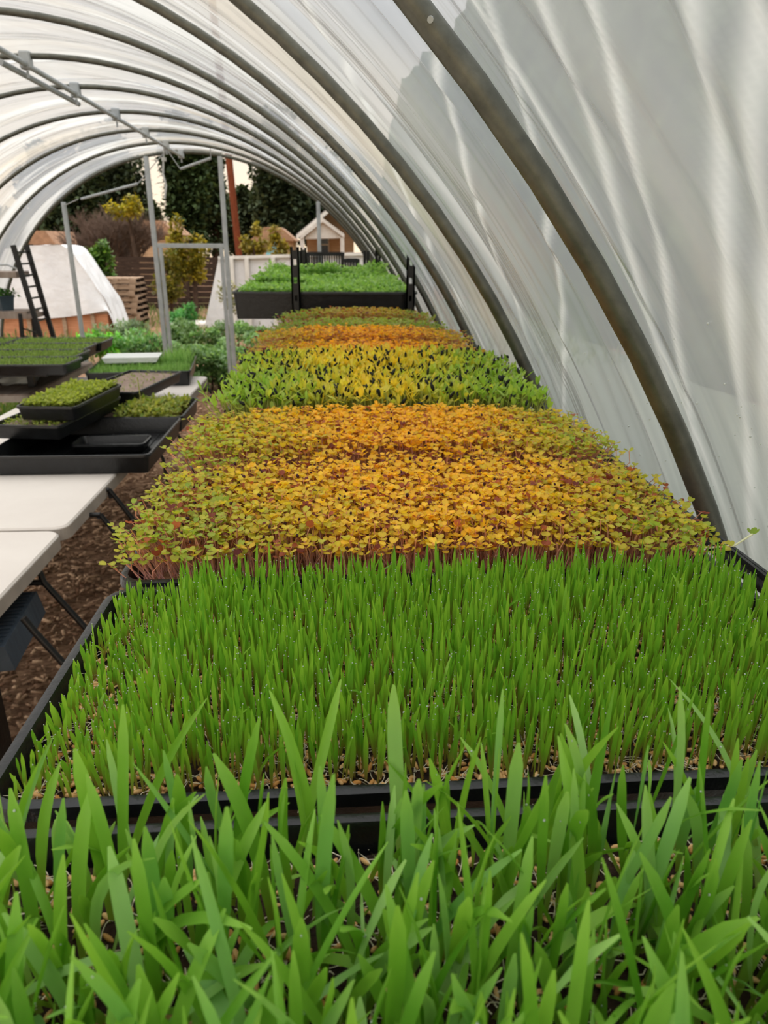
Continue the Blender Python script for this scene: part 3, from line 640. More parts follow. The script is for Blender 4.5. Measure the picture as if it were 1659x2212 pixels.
for k, (y, lab) in enumerate(((2.875, 'deep black tray of green pea shoots, front one on the black rack'), (3.385, 'deep black tray of green shoots, middle one on the black rack'), (3.895, 'deep black tray with the tallest green shoots, rear one on the black rack'))):
    tt = tray_thing(y, lab, w=.73, d=.49, cx=-.028, z=1.144, h=.105, fill=.02, name='deep_tray')
    n = 2300; P = jgrid(-.028-.34, -.028+.33, y+.025, y+.46, n, 1.8); n = len(P); P = np.concatenate([P, np.full((n, 1), 1.225)], 1)
    bumpy = .75+.35*np.sin(P[:, 0]*9+k)*np.cos(P[:, 1]*8)
    Hh = (.035, .045, .075)[k]*rng.uniform(.5, 1.3, n)*bumpy
    col = mixc(lin('84b058'), lin('b2d480'), rng.random(n))
    V, F, C, H = seedlings(P, Hh, .015, .02, .0009, np.array(lin('9cc76a')), np.array(lin('7fb84c')), col, OVAL, OVALF, (.35, .4), .25)
    emit_in(tt, 'pea_shoots', V, F, C, M['shoot'])
# crate rack far behind
a0, a1 = atY(648, 543, 4.75), atY(795, 545, 4.75)
r2b = empty('steel_rack', (.06, 5.0, 0), 'small black steel rack at the tunnel end carrying the slatted crates', 'rack')
for x in (a0.x, a1.x):
    for y, zt in ((4.75, 1.385), (5.25, 1.385)):
        b = B(); b.box(x-.01-.06, x+.01-.06, y-.01-5, y+.01-5, 0, zt); b.out('leg', M['black_steel'], r2b)
b = B(); b.box(a0.x-.06, a1.x-.06, -.25, .25, 1.19, 1.205); b.out('shelf', M['black_steel'], r2b)
b = B(); b.box(a0.x-.06, a1.x-.06, -.256, -.25, 1.27, 1.285); b.out('guard_rail', M['black_steel'], r2b)
def crate(x0_, x1_, y0_, y1_, z0_, z1_, label):
    c = ((x0_+x1_)/2, (y0_+y1_)/2, z0_); o = empty('slatted_crate', c, label, 'crate')
    w_, d_, h_ = (x1_-x0_)/2, (y1_-y0_)/2, z1_-z0_
    b = B(); b.box(-w_, w_, -d_, d_, 0, .008); b.out('base', M['black'], o)
    b = B()
    for s in (-1, 1):
        k = 0; x = -w_
        while x < w_: b.box(x, x+.007, s*d_-.003, s*d_+.003, .008, h_-.02); x += .016
        y = -d_
        while y < d_: b.box(s*w_-.003, s*w_+.003, y, y+.007, .008, h_-.02); y += .016
    b.out('slats', M['black'], o)
    b = B(); b.box(-w_-.006, w_+.006, -d_-.006, -d_+.004, h_-.02, h_); b.box(-w_-.006, w_+.006, d_-.004, d_+.006, h_-.02, h_)
    b.box(-w_-.006, -w_+.004, -d_, d_, h_-.02, h_); b.box(w_-.004, w_+.006, -d_, d_, h_-.02, h_); b.out('rim', M['black_dusty'], o)
cx0, cx1 = atY(662, 560, 4.8).x, atY(742, 560, 4.8).x
crate(cx0, cx1, 4.80, 5.2, 1.206, 1.375, 'tall black slatted crate behind the green shoots')
crate(cx1+.012, atY(775, 560, 4.8).x, 4.80, 5.1, 1.206, 1.335, 'lower black crate beside the tall slatted crate')

# ================================================================== TABLES
def table(xa, xb, ya, yb, z, label, legs, mat='table'):
    c = Vector(((xa+xb)/2, (ya+yb)/2, 0)); o = empty('folding_table', c, label, 'table')
    w_, d_ = xb-xa, yb-ya; b = B(); V = []; F = []; n = 28
    prof = [(-.004, z-.001), (0, z-.006), (0, z-.030), (-.004, z-.034)]
    for q, zz in prof: V += [(x, y, zz) for x, y in rrect(w_+2*q, d_+2*q, .035, 6)]
    F = [[(i+1)*n+k, (i+1)*n+(k+1) % n, i*n+(k+1) % n, i*n+k] for i in range(3) for k in range(n)]
    b.add(V, F+[list(range(n)), [3*n+k for k in range(n-1, -1, -1)]]); b.out('table_top', M[mat], o)
    b = B(); V = []
    prof = [(.0015, z-.008), (.0015, z-.040), (-.012, z-.042)]
    for q, zz in prof: V += [(x, y, zz) for x, y in rrect(w_+2*q, d_+2*q, .036, 6)]
    b.add(V, [[(i+1)*n+k, (i+1)*n+(k+1) % n, i*n+(k+1) % n, i*n+k] for i in range(2) for k in range(n)]+[[2*n+k for k in range(n-1, -1, -1)]]); b.out('edge_band', M['table_edge'], o)
    for pts in legs:
        b = B(); b.tube([Vector(p)-c for p in pts], .0075, 10); b.out('leg', M['black_steel'], o, True)
    return o
def pleg(Y, pix):   # bent tube leg at distance Y whose centre line runs through these picture points
    pts = [atY(*p, Y) for p in pix]
    pts[0].z = min(pts[0].z, .675)
    d = pts[-1]-pts[-2]; k = -pts[-1].z/d.z
    pts.append(pts[-1]+d*k); return [tuple(p) for p in pts]
Yl = [1.30, 1.52, 1.86, 2.02, 3.0, 3.35]
legA = pleg(1.60, [(79, 1205), (95, 1258), (168, 1338)])
legB = pleg(1.95, [(203, 1062), (217, 1112), (262, 1168)])
legC = pleg(2.12, [(232, 1020), (236, 1058), (276, 1108)])
legD = pleg(3.05, [(330, 960), (352, 990), (362, 1045)])
legE = pleg(3.5, [(374, 925), (392, 950), (412, 985)])
legF = pleg(1.38, [(50, 1335), (75, 1365), (118, 1412)])
def mirror(leg, cx): return [(2*cx-p[0], p[1], p[2]) for p in leg]
cxm = -1.083
st = lambda a, zz: [(-1.40, a[1][1], zz), (a[1][0], a[1][1], a[1][2])]
ta = table(-1.45, -.716, -.68, 1.745, .72, 'nearest white folding table at the left edge with nothing on it', [legA, mirror(legA, cxm), st(legA, legA[1][2]), legF, mirror(legF, cxm)])
tb = table(-1.45, -.716, 1.765, 4.05, .72, 'second white folding table, half covered by black trays', [legB, mirror(legB, cxm), st(legB, legB[1][2]), legC, st(legC, legC[1][2]), mirror(legC, cxm), legD, mirror(legD, cxm), legE, mirror(legE, cxm)])
L3 = lambda x, y: [(x, y, .675), (x, y, 0)]
tc_ = table(-3.0, -1.52, 3.56, 4.6, .72, 'low plank table at the left under the stepped rows of trays', [L3(-1.6, 3.65), L3(-1.6, 4.5), L3(-2.85, 3.65), L3(-2.85, 4.5)], 'board')
# dark totes under the first table
b = B(); b.box(-1.16, -.885, 1.36, 1.62, 0, .555, .012); tag(b.out('storage_tote', M['black'], None), 'black tote standing on the mulch below the slate blue tray', 'tote')
lt = empty('slate_tray', (-.92, 1.45, .5555), 'slate blue ribbed tray upside down at the left edge beside the white table', 'tray', rz=.12)
b = B(); b.prism([(-.205, 0), (.205, 0), (.193, .06), (-.193, .06)], -.13, .13); b.out('tray_body', M['slate'], lt)
b = B()
for k in range(15): y = -.12+k*.0172; b.box(-.185, .185, y-.003, y+.003, .06, .0635)
b.out('ribs', M['slate'], lt)

def placed_tray(name, cx, cyy, z, w_, d_, h_, rz, label, soilm=None, fill=.014, group=None):
    return tray_thing(cyy-d_/2, label, w_, d_, cx, z, h_, soilm is not None, soilm or 'soil', fill, rz, group, name)
TT = .7215
trA = placed_tray('flood_tray', -.862, 2.475, TT, .53, .53, .066, 0, 'large empty black tray nearest on the second white table')
ins = placed_tray('insert_tray', -.80, 2.50, TT+.0065, .26, .13, .035, 0, 'small shallow black tray lying inside the large empty tray')
trB = placed_tray('flood_tray', -.862, 2.935, TT, .53, .375, .066, 0, 'large black tray with straggly yellow green leftover shoots', 'soil', .035)
n = 620; P = np.stack([rng.uniform(-.86, -.63, n), rng.uniform(2.76, 3.07, n), np.full(n, TT+.032)], 1)
V, F, C, H = seedlings(P, rng.uniform(.012, .055, n), .014, .02, .001, np.array(lin('b08a5a')), np.array(lin('a8a850')), mixc(lin('7d9a38'), lin('c9c468'), rng.random(n)), OVAL, OVALF, (.4, .5), .35)
emit_in(trB, 'leftover_shoots', V, F, C, M['shoot'])
b = B(); b.tube([local(np.array(p), trB) for p in [(-.79, 2.9, TT+.03), (-.795, 2.91, TT+.12), (-.80, 2.92, TT+.19)]], .0022, 6); b.out('tall_shoot', simple('yellow_stem', '9a9a48', 'b8b860', 40), trB, True)
s1 = placed_tray('seedling_tray', -1.02, 2.66, TT+.0675, .25, .52, .052, -.13, 'black tray under the light green one in the tilted stack', 'clay')
s2 = placed_tray('seedling_tray', -.915, 3.255, TT+.0675, .27, .54, .052, -.16, 'black tray with bare brown mat behind the light green tray', 'clay', .008)
s3 = placed_tray('seedling_tray', -.975, 2.67, TT+.121, .215, .44, .052, -.10, 'black tray of light yellow green sprouts on top of the stack', 'soil', .012)
def carpet(tt, name, w_, d_, z, n, c1, c2, hh, leaf=.008, sr=.0007, inset=.018):
    P = jgrid(-w_/2+inset, w_/2-inset, -d_/2+inset, d_/2-inset, n, 1.7); n = len(P); a = tt.rotation_euler.z
    X = P[:, 0]*math.cos(a)-P[:, 1]*math.sin(a)+tt.location.x; Yy = P[:, 0]*math.sin(a)+P[:, 1]*math.cos(a)+tt.location.y
    P = np.stack([X, Yy, np.full(n, z)], 1); col = mixc(lin(c1), lin(c2), rng.random(n))
    V, F, C, H = seedlings(P, hh*rng.uniform(.6, 1.2, n), leaf, leaf*1.2, sr, col.mean(0)*.8, col.mean(0)*.9, col, OVAL, OVALF, (.4, .4), .2)
    return emit_in(tt, name, V, F, C, M['shoot'])
carpet(s3, 'sprouts', .215, .44, TT+.121+.040, 1300, '93a542', 'c9cf62', .022, .010)
carpet(s1, 'sprouts', .25, .52, TT+.0675+.038, 500, '7f9a3c', 'b5bb62', .012, .008)
carpet(s2, 'sprouts', .27, .54, TT+.0675+.044, 120, '7f9a3c', 'a5ab62', .008, .007)
ft = placed_tray('flood_tray', -1.045, 3.99, TT, .53, .54, .078, .12, 'black tray of bright green grass at the far end of the second table', 'soil', .02)
P = jgrid(-.245, .245, -.25, .25, 3000, 1.7); n = len(P); a = .12
Pw = np.stack([P[:, 0]*math.cos(a)-P[:, 1]*math.sin(a)-1.045, P[:, 0]*math.sin(a)+P[:, 1]*math.cos(a)+3.99, np.full(n, TT+.055)], 1)
V, F, s = blades(Pw, rng.uniform(.02, .045, n)*(1+1.2*(P[:, 0] > .1)*(P[:, 1] > .0)), rng.uniform(.003, .005, n), rng.uniform(0, 6.3, n), np.abs(rng.normal(.2, .2, n)), rng.normal(.2, .3, n), rng.normal(0, .8, n), rng.normal(0, .3, n), 4)
emit_in(ft, 'young_grass', V, F, mixc(lin('7cae56'), lin('aed482'), rng.random(n))[:, None, :]*np.ones((1, V.shape[1], 1)), M['leaf'])
b = B(); b.prism([(-.135, 0), (.135, 0), (.15, .028), (-.15, .028)], -.09, .09); o = b.out('foam_tray', M['white_plastic'], None); o.location = (-1.12, 4.05, TT+.088); o.rotation_euler = (0, 0, .1)
tag(o, 'white foam tray lying on the bright green grass tray', 'foam tray')
# stepped rows
rs = empty('riser_shelf', (-2.0, 3.98, TT), 'black riser shelf on the plank table under the rows of short green trays', 'riser')
b = B(); b.box(-.75, .62, -.50, .52, .098, .108); b.out('shelf_board', M['black_steel'], rs)
for x in (-.6, .43):
    for y in (-.22, .4): b = B(); b.box(x-.016, x+.016, y-.016, y+.016, 0, .098); b.out('leg', M['black_steel'], rs)
rl = ['front row right', 'second row right', 'third row right', 'rear row right']
for k in range(4):
    y = 3.445+k*.268; xr = -1.27-.045*k + (.06 if k == 3 else 0)
    for side in (0, 1):
        if side and k == 0: continue
        cx_ = xr-.27-side*.545
        tt = placed_tray('seedling_tray', cx_, y+.131, TT+.109, .54, .262, .052, 0, ('short green tray on the black riser, %s end' % rl[k]) if not side else ('short green tray on the black riser at the picture edge, %s row' % ['', 'second', 'third', 'rear'][k]), 'soil', .010)
        P = jgrid(cx_-.25, cx_+.25, y+.018, y+.244, 1500, 1.7); n = len(P); P = np.concatenate([P, np.full((n, 1), TT+.109+.042)], 1)
        V, F, s = blades(P, rng.uniform(.008, .02, n), rng.uniform(.004, .006, n), rng.uniform(0, 6.3, n), np.abs(rng.normal(.5, .3, n)), rng.normal(.3, .3, n), rng.normal(0, .8, n), rng.normal(0, .3, n), 4)
        emit_in(tt, 'short_greens', V, F, mixc(lin('7a9a4c'), lin('a6bc6a'), rng.random(n))[:, None, :]*np.ones((1, V.shape[1], 1)), M['leaf'])
lw = placed_tray('seedling_tray', -2.02, 3.80, TT, .46, .26, .05, 0, 'small black tray with green sprouts underneath the riser at the left edge', 'soil', .01)
carpet(lw, 'sprouts', .46, .26, TT+.04, 700, '5f8f3a', '93b75a', .015, .01)
# crumpled white bag under the riser
E, EF = ellipsoid(26, 16); E = E*np.array([.20, .24, .075]); nrm = rng.normal(0, 1, (len(E), 3))
E = E*(1+.22*np.sin(E[:, :1]*60+3*np.cos(E[:, 1:2]*55))+.10*np.sin(E[:, 1:2]*90)); E[:, 2] = np.maximum(E[:, 2], -.035)
o = mk('plastic_bag', E, EF, M['white_plastic'], smooth=True); o.location = (-1.68, 3.86, TT+.036); tag(o, 'crumpled pale plastic bag under the black riser', 'bag')

# ================================================================== PLANT STAND
ps = empty('plant_stand', (-2.35, 5.25, 0), 'black slanted plant stand with grey shelf boards at the left edge', 'plant stand')
def rel(p): return (p[0]+2.35, p[1]-5.25, p[2])
for yy, dx in ((5.2, 0), (5.42, 0)):
    b = B(); b.bar(rel((-2.14+dx, yy, 1.405)), rel((-2.03+dx, yy, .60)), .024, .03); b.bar(rel((-2.03, yy, .61)), rel((-2.0, yy, 0)), .024, .03); b.out('leg', M['black_steel'], ps)
    b = B(); b.bar(rel((-2.17, yy, .96)), rel((-2.25, yy, 0)), .022, .022); b.out('leg', M['black_steel'], ps)
    b = B(); b.bar(rel((-2.95, yy, 1.25)), rel((-3.0, yy, 0)), .024, .024); b.out('leg', M['black_steel'], ps)
b = B()
for k in range(7): z = 1.36-k*.075; b.bar(rel((-2.14+(1.405-z)*.137, 5.2, z)), rel((-2.14+(1.405-z)*.137, 5.42, z)), .012)
for k in range(4): z = .86-k*.05; b.bar(rel((-2.17, 5.2, z)), rel((-2.08, 5.2, z-.03)), .008)
b.out('rungs', M['black_steel'], ps)
b = B(); b.box(-.62, .225, -.05, .17, .955, .975); b.box(-.62, .255, -.05, .17, .925, .955); 
b.out('shelf_board', M['board'], ps)
b = B(); b.box(-.62, .20, -.05, .17, 1.195, 1.235, .004); b.out('shelf_board', M['board'], ps)
b = B(); b.tube([rel((-2.13, 5.2, 1.25)), rel((-2.2, 5.2, 1.28)), rel((-2.4, 5.2, 1.275)), rel((-2.9, 5.2, 1.28))], .006, 6); b.out('side_rail', M['galv_dull'], ps, True)
pot = empty('potted_plant', (-2.29, 5.27, .9755), 'small leafy plant in a square blue grey pot on the stand', 'potted plant')
b = B(); b.lathe([(.052, 0), (.07, .10), (.074, .10), (.074, .09)], n=4); b.lathe([(.001, .002), (.05, .002), (.066, .085), (.001, .085)], n=4); b.out('pot', M['blue_pot'], pot)
foliage(260, (0, 0, .115), (.17, .15, .07), .016, '3f7a35', '7fb05a', 'foliage', pot, 'leaf')

# ================================================================== OUTSIDE
# vegetables just beyond the open end
kn = 0
for (px, py) in [(385, 790), (430, 800), (470, 812), (505, 800), (400, 765), (445, 770), (490, 772), (530, 760), (385, 738), (425, 742), (470, 745), (515, 738), (555, 730), (410, 718), (500, 715), (455, 830), (420, 826), (400, 700)]:
    p = atZ(px, min(py+38, 848), 0); hh = rng.uniform(.34, .46); wd_ = rng.uniform(.5, .62)
    if px > 500: p = atZ(px, py+25, .0)
    kp = empty('leafy_vegetable', (p.x, max(p.y, 7.36), 0), 'dense blue green leafy vegetable plant in the bed beyond the end posts', 'vegetable plant', 'leafy vegetables beyond the tunnel end')
    foliage(900, (0, 0, hh*.56), (wd_, wd_, hh), .032, '4f7a3a', '9dbb80', 'foliage', kp, 'leaf', up=True, elong=1.3)
    b = B(); b.tube([(0, 0, 0), (.01, 0, hh*.5)], .012, 6); b.out('stem', M['bark'], kp, True)
for px, py, wd_, hh, c1, c2, lab in ((225, 765, .75, .42, '4f9a2e', '8fcb4e', 'feathery bright green carrot tops left of the door post'), (300, 760, .9, .40, '3f7a35', '8fae72', 'mid green bushy herbs between the end post and the door frame'), (265, 735, .8, .42, '56734a', '8fa07c', 'grey green herb clump in front of the pallet stack'), (398, 705, .55, .55, '3f7d3f', '7fbf78', 'bright green tall leafy clump behind the right door post')):
    p = atZ(px, py, .12); o = empty('herb_clump', (p.x, max(p.y, 7.5), 0), lab, 'plant')
    foliage(2200, (0, 0, hh*.5), (wd_, wd_, hh), .024, c1, c2, 'foliage', o, 'leaf', up=True, elong=2.6)
    b = B(); b.tube([(0, 0, 0), (.01, 0, hh*.4)], .01, 6); b.out('stem', M['bark'], o, True)
# weeds on the ground left, under plank table and by the second table
n = 5000; P = np.stack([rng.uniform(-2.95, -1.6, n), rng.uniform(4.7, 7.1, n), np.zeros(n)], 1)
V, F, s = blades(P, rng.uniform(.06, .22, n), rng.uniform(.006, .014, n), rng.uniform(0, 6.3, n), np.abs(rng.normal(.3, .2, n)), rng.normal(.5, .3, n), rng.normal(0, .8, n), rng.normal(0, .4, n), 5)
o = emit('ground_weeds', V, F, mixc(lin('3f6a25'), lin('8a9a48'), rng.random(n))[:, None, :]*np.ones((1, V.shape[1], 1)), M['leaf'], None); tag(o, 'patch of grassy green weeds on the ground left of the tables', 'weeds')
n = 9000; P = np.stack([rng.uniform(-9, 4, n), rng.uniform(8.5, 20, n), np.zeros(n)], 1)
V, F, s = blades(P, rng.uniform(.05, .2, n), rng.uniform(.012, .03, n), rng.uniform(0, 6.3, n), np.abs(rng.normal(.3, .2, n)), rng.normal(.5, .3, n), rng.normal(0, .8, n), rng.normal(0, .4, n), 4)
o = emit('meadow_grass', V, F, mixc(lin('4a6a35'), lin('9a9f62'), rng.random(n))[:, None, :]*np.ones((1, V.shape[1], 1)), M['leaf'], None); tag(o, 'thin grass over the garden ground beyond the tunnel', 'grass')
def path_slab(px0, px1, py, w_, label):
    a_, b__ = atZ(px0, py, .06), atZ(px1, py, .06); b = B(); b.box(a_.x, b__.x, a_.y-w_, a_.y+w_, 0, .10, .02); tag(b.out('board_edging', M['brick'], None), label, 'edging')
path_slab(372, 600, 700, .30, 'pale board edging lying behind the leafy vegetables')
# white covered low tunnel at left
tn = empty('covered_bed', (-4.1, 12.4, 0), 'white cloth covered low tunnel over an orange wooden bed at the left', 'covered garden bed')
def loftm(secs, name, mat, par, smooth=True):
    V = np.array(secs); k, m_, _ = V.shape
    V = V+0; F = [[i*m_+j, i*m_+j+1, (i+1)*m_+j+1, (i+1)*m_+j] for i in range(k-1) for j in range(m_-1)]
    return mk(name, V.reshape(-1, 3), F, mat, par, smooth=smooth)
secs = []
for q in np.linspace(0, 1, 28):      # along y
    y = -.45+q*.8; row = []
    for u in np.linspace(0, 1, 60):
        key = [(-1.75, .22), (-1.25, .85), (-.95, 1.33), (-.75, 1.375), (-.1, 1.40), (.02, 1.33), (.24, .98), (.44, .62), (.56, .30), (.64, .02)]
        t_ = u*(len(key)-1); i = min(int(t_), len(key)-2); f = t_-i
        x = key[i][0]*(1-f)+key[i+1][0]*f; z = key[i][1]*(1-f)+key[i+1][1]*f
        row.append((x+.012*math.sin(q*19+u*25), y+.01*math.sin(u*40), z-.035*math.sin(q*PI*3)**2*math.sin(u*PI)+.008*math.sin(u*60+q*9)))
    secs.append(row)
loftm(secs, 'frost_cloth', M['white_cloth'], tn)
front = []
for q in np.linspace(0, 1, 24):
    row = []
    for u in np.linspace(0, 1, 50):
        t_ = u*9; i = min(int(t_), 8); f = t_-i; x = key[i][0]*(1-f)+key[i+1][0]*f; zt = key[i][1]*(1-f)+key[i+1][1]*f
        zb = min(.30+.13*abs(x+.45)**1.5*(1 if x > -.45 else .4), zt)
        z = zt*(1-q)+zb*q; row.append((x, -.45-.10*q**2-.02*math.sin(u*22)*q-.05*math.sin(q*PI)*q, z))
    front.append(row)
loftm(front, 'cloth_end', M['white_cloth'], tn)
b = B(); b.box(-1.7, .48, -.48, -.44, 0, .36); b.box(.44, .48, -.44, .3, 0, .34); b.box(-1.7, -1.66, -.44, .3, 0, .34); b.out('bed_board', M['bed_wood'], tn)
for x in (-1.3, -.75, -.2, .25): b = B(); b.box(x-.03, x+.03, -.515, -.48, 0, .35); b.out('stake', M['pallet'], tn)
# pallets
for k in range(8):
    p = empty('wooden_pallet', (-3.93, 13.9, k*.105), '%s wooden pallet of the stack beside the white covered bed' % ['bottom', 'second lowest', 'third lowest', 'fourth lowest', 'fourth highest', 'third highest', 'second highest', 'topmost'][k], 'pallet', 'stacked wooden pallets', rz=.06*math.sin(k*2.1))
    b = B(); [b.box(-.40+i*.135, -.40+i*.135+.1, -.4, .4, .085, .101) for i in range(6)]; b.out('deck_boards', M['pallet'], p)
    for yy in (-.39, -.02, .35): b = B(); b.box(-.40, .375, yy, yy+.04, .018, .085); b.out('stringer', M['fence_wood'] if yy > -.3 else M['pallet'], p)
    b = B(); [b.box(-.40+i*.335, -.40+i*.335+.1, -.4, .4, .002, .018) for i in range(3)]; b.out('bottom_boards', M['pallet'], p)
    for x in (-.40, -.02, .285): b = B(); b.box(x, x+.09, -.405, -.39, .02, .084); b.out('end_block', M['pallet'], p)
# white enclosure
we = empty('white_enclosure', (-.8, 13.0, 0), 'low white sheet covered enclosure with slanted end in front of the house', 'garden enclosure')
A0, A1, A2, A3 = atY(472, 557, 13), atY(440, 694, 13), atY(792, 547, 13), atY(640, 553, 13)
b = B(); b.prism([(A1.x+.8, .02), (A0.x+.8, A0.z-.01), (A3.x+.8+1.4, A2.z-.02), (2.6, A2.z-.02), (2.6, .02)], -.0, .03); b.out('front_sheet', M['white_cloth'], we)
b = B(); b.prism([(A1.x+.8, .02), (A0.x+.8, A0.z-.01), (A0.x+.84, A0.z-.01), (A1.x+.84, .02)], .03, 2.2); b.out('side_sheet', M['white_cloth'], we)
b = B(); b.bar((A0.x+.8, -.03, A0.z), (A3.x+.8+1.4, -.03, A2.z), .05); b.bar((A3.x+.8+1.4, -.03, A2.z), (2.6, -.03, A2.z), .05); b.out('top_rail', M['trim'], we)
for px in (500, 533, 590, 640, 700, 758): p = atY(px, 560, 12.97); b = B(); b.box(p.x+.8-.035, p.x+.8+.035, -.09, -.02, 0, 1.2); b.out('rib_post', M['trim'], we)
# wooden fence
fe = empty('wooden_fence', (-5.0, 17, 0), 'dark weathered wooden board fence behind the shrubs', 'fence')
x = -5.5; k = 0
while x < 2.7: 
    if int(k) % 12 == 0: b = B(); b.box(x-.05, x+.05, -.09, -.02, 0, 1.18); b.out('fence_post', M['fence_wood'], fe)
    x += .2; k += 1
b = B()
for i in range(9): b.box(-5.5, 2.7, 0, .02, .03+i*.125, .03+i*.125+.115)
b.out('boards', M['fence_wood'], fe)
# utility pole
o = B(); pa, pb = atY(490, 300, 24), atY(516, 548, 24); dd = (pb-pa); foot = pb+dd*(pb.z/(-dd.z)) if dd.z else pb; topp = pa-dd*1.2
o.tube([foot, topp], .105, 14); tag(o.out('utility_pole', M['pole'], None, True), 'tall red brown wooden utility pole beyond the right end post', 'pole')
# house
hs = empty('house', (.2, 40, 0), 'tan house with white trimmed gable and porch at the tunnel mouth', 'house')
def hp(px, py, Y=40): p = atY(px, py, Y); return (p.x-.2, p.z)
e0, pk = hp(640, 508), hp(712, 448); e1 = (2*pk[0]-e0[0], e0[1])
b = B(); b.prism([(e0[0]+.5, 0), (e0[0]+.5, e0[1]), (pk[0], pk[1]-.15), (e1[0]-.5, e1[1]), (e1[0]-.5, 0)], 1.2, 7); b.out('wall', M['tan'], hs)
def rake(a, c, y0_, y1_, th, name, mat):
    b = B(); b.prism([a, c, (c[0], c[1]-th), (a[0], a[1]-th)], y0_, y1_); b.out(name, M[mat], hs)
rake(e0, pk, -.1, .15, .22, 'rake_board', 'trim'); rake(pk, e1, -.1, .15, .22, 'rake_board', 'trim')
rake((e0[0], e0[1]+.05), (pk[0], pk[1]+.06), .0, 7.2, .1, 'roof', 'roof'); rake((pk[0], pk[1]+.06), (e1[0], e1[1]+.05), .0, 7.2, .1, 'roof', 'roof')
p0, p1, p2 = hp(652, 508), hp(697, 472), hp(743, 506)
rake(p0, p1, -1.2, -1.0, .2, 'porch_rake', 'trim'); rake(p1, p2, -1.2, -1.0, .2, 'porch_rake', 'trim')
b = B(); b.prism([(p0[0]+.2, p0[1]-.1), (p1[0], p1[1]-.2), (p2[0]-.2, p2[1]-.1), (p2[0]-.2, p2[1]-.2), (p0[0]+.2, p0[1]-.2)], -1.0, 1.2); b.out('porch_gable', M['trim'], hs)
wx0, wz0 = hp(690, 546); wx1, wz1 = hp(708, 511)
b = B(); b.box(wx0-.06, wx1+.06, 1.14, 1.2, wz0-.06, wz1+.06); wn = b.out('window', M['trim'], hs)
b = B(); b.box(wx0, wx1, 1.1, 1.135, wz0, (wz0+wz1)/2-.04); b.box(wx0, wx1, 1.1, 1.135, (wz0+wz1)/2+.04, wz1); b.out('pane', M['dark_glass'], wn)
for px in (739, 655): q = hp(px, 540); b = B(); b.box(q[0]-.1, q[0]+.1, -1.15, -.95, 0, p2[1]-.15); b.out('porch_post', M['trim'], hs)
# small far roofs
for px0, px1, py, Y, lab in ((285, 385, 498, 23, 'low tan roofed shed glimpsed between shrubs behind the door frame'), (66, 125, 520, 23, 'brown roofed shed behind the white covered bed'), (540, 640, 512, 23, 'low tan shed roof left of the gabled house')):
    a_, c_ = atY(px0, py, Y), atY(px1, py, Y); m_ = (a_.x+c_.x)/2; w2 = (c_.x-a_.x)/2; o = empty('shed', (m_, Y, 0), lab, 'shed')
    b = B(); b.box(-w2*.85, w2*.85, 0, 2, 0, a_.z-.1); b.out('wall', M['tan'], o)
    b = B(); b.prism([(-w2, a_.z-.1), (w2, a_.z-.1), (w2*.35, a_.z+.28), (-w2*.35, a_.z+.28)], -.2, 2.2); b.out('roof', M['terracotta'], o)
# umbrella folded
q = atY(592, 520, 20); um = empty('closed_umbrella', (q.x, 20, 0), 'closed teal patio umbrella behind the white enclosure', 'umbrella')
b = B(); b.tube([(0, 0, 0), (0, 0, q.z+.1)], .025, 8); b.out('pole', M['black_steel'], um)
b = B(); b.lathe([(.02, q.z+.14), (.09, q.z-.05), (.19, q.z-.25), (.25, q.z-.38), (.16, q.z-.40)], n=10); b.out('canopy', M['teal'], um)
# trees and shrubs
def tree(name, pxa, pxb, ptop, Y, lab, n, leaf, c1, c2, zbase=.1, mat='tree_leaf', cat='tree', depth=None, trunk=True, elong=1.7):
    a_, c_ = atY(pxa, 600, Y), atY(pxb, ptop, Y); w_ = (c_.x-a_.x); h_ = c_.z; o = empty(name, ((a_.x+c_.x)/2, Y, 0), lab, cat)
    zb = h_*zbase
    foliage(n, (0, 0, (zb+h_)/2), (w_*1.08, depth or w_*.8, (h_-zb)*1.05), leaf, c1, c2, 'crown', o, mat, elong=elong)
    if trunk:
        b = B(); b.tube([(0, 0, 0), (.03*h_, 0, h_*.4), (0, 0, h_*.75)], [h_*.03, h_*.022, h_*.01], 8); b.out('trunk', M['bark'], o, True)
    return o
D1, D2 = '2c3824', '5c6a4a'
tree('evergreen_tree', 60, 215, 300, 30, 'large dark evergreen at the far left beyond the white covered bed', 9000, .16, D1, D2)
tree('evergreen_tree', 195, 298, 265, 32, 'dark evergreen between the left end post and the door frame', 9000, .16, '313b28', '65725a')
tree('evergreen_tree', 362, 440, 230, 31, 'tall dark evergreen filling the top of the door frame', 10000, .16, '2a3822', '566a42')
tree('evergreen_tree', 425, 487, 250, 34, 'narrow dark evergreen directly left of the red brown pole', 7000, .16, '2c3824', '566644')
tree('evergreen_tree', 300, 355, 400, 36, 'smaller dark evergreen below the bright sky gap', 4000, .16, '38442c', '6a7754')
tree('evergreen_tree', 548, 660, 250, 46, 'broad dark evergreen right of the red brown pole', 12000, .24, '303a28', '5f6c50')
tree('evergreen_tree', 640, 760, 320, 52, 'dark evergreen rising behind the gabled house', 11000, .27, '28331f', '505f44')
tree('evergreen_tree', 480, 560, 400, 48, 'lower dark evergreen behind the pole below the sky gap', 6000, .24, '323c28', '616d52')
hg = empty('far_hedge', (-2, 38, 0), 'continuous dark hedge below the evergreens', 'hedge')
foliage(15000, (-16, 0, 1.6), (24, 2.5, 3.4), .2, '20281a', '3c4730', 'foliage', hg); b = B(); b.tube([(-16, 0, 0), (-16, 0, 1.2)], .1, 8); b.out('trunk', M['bark'], hg)
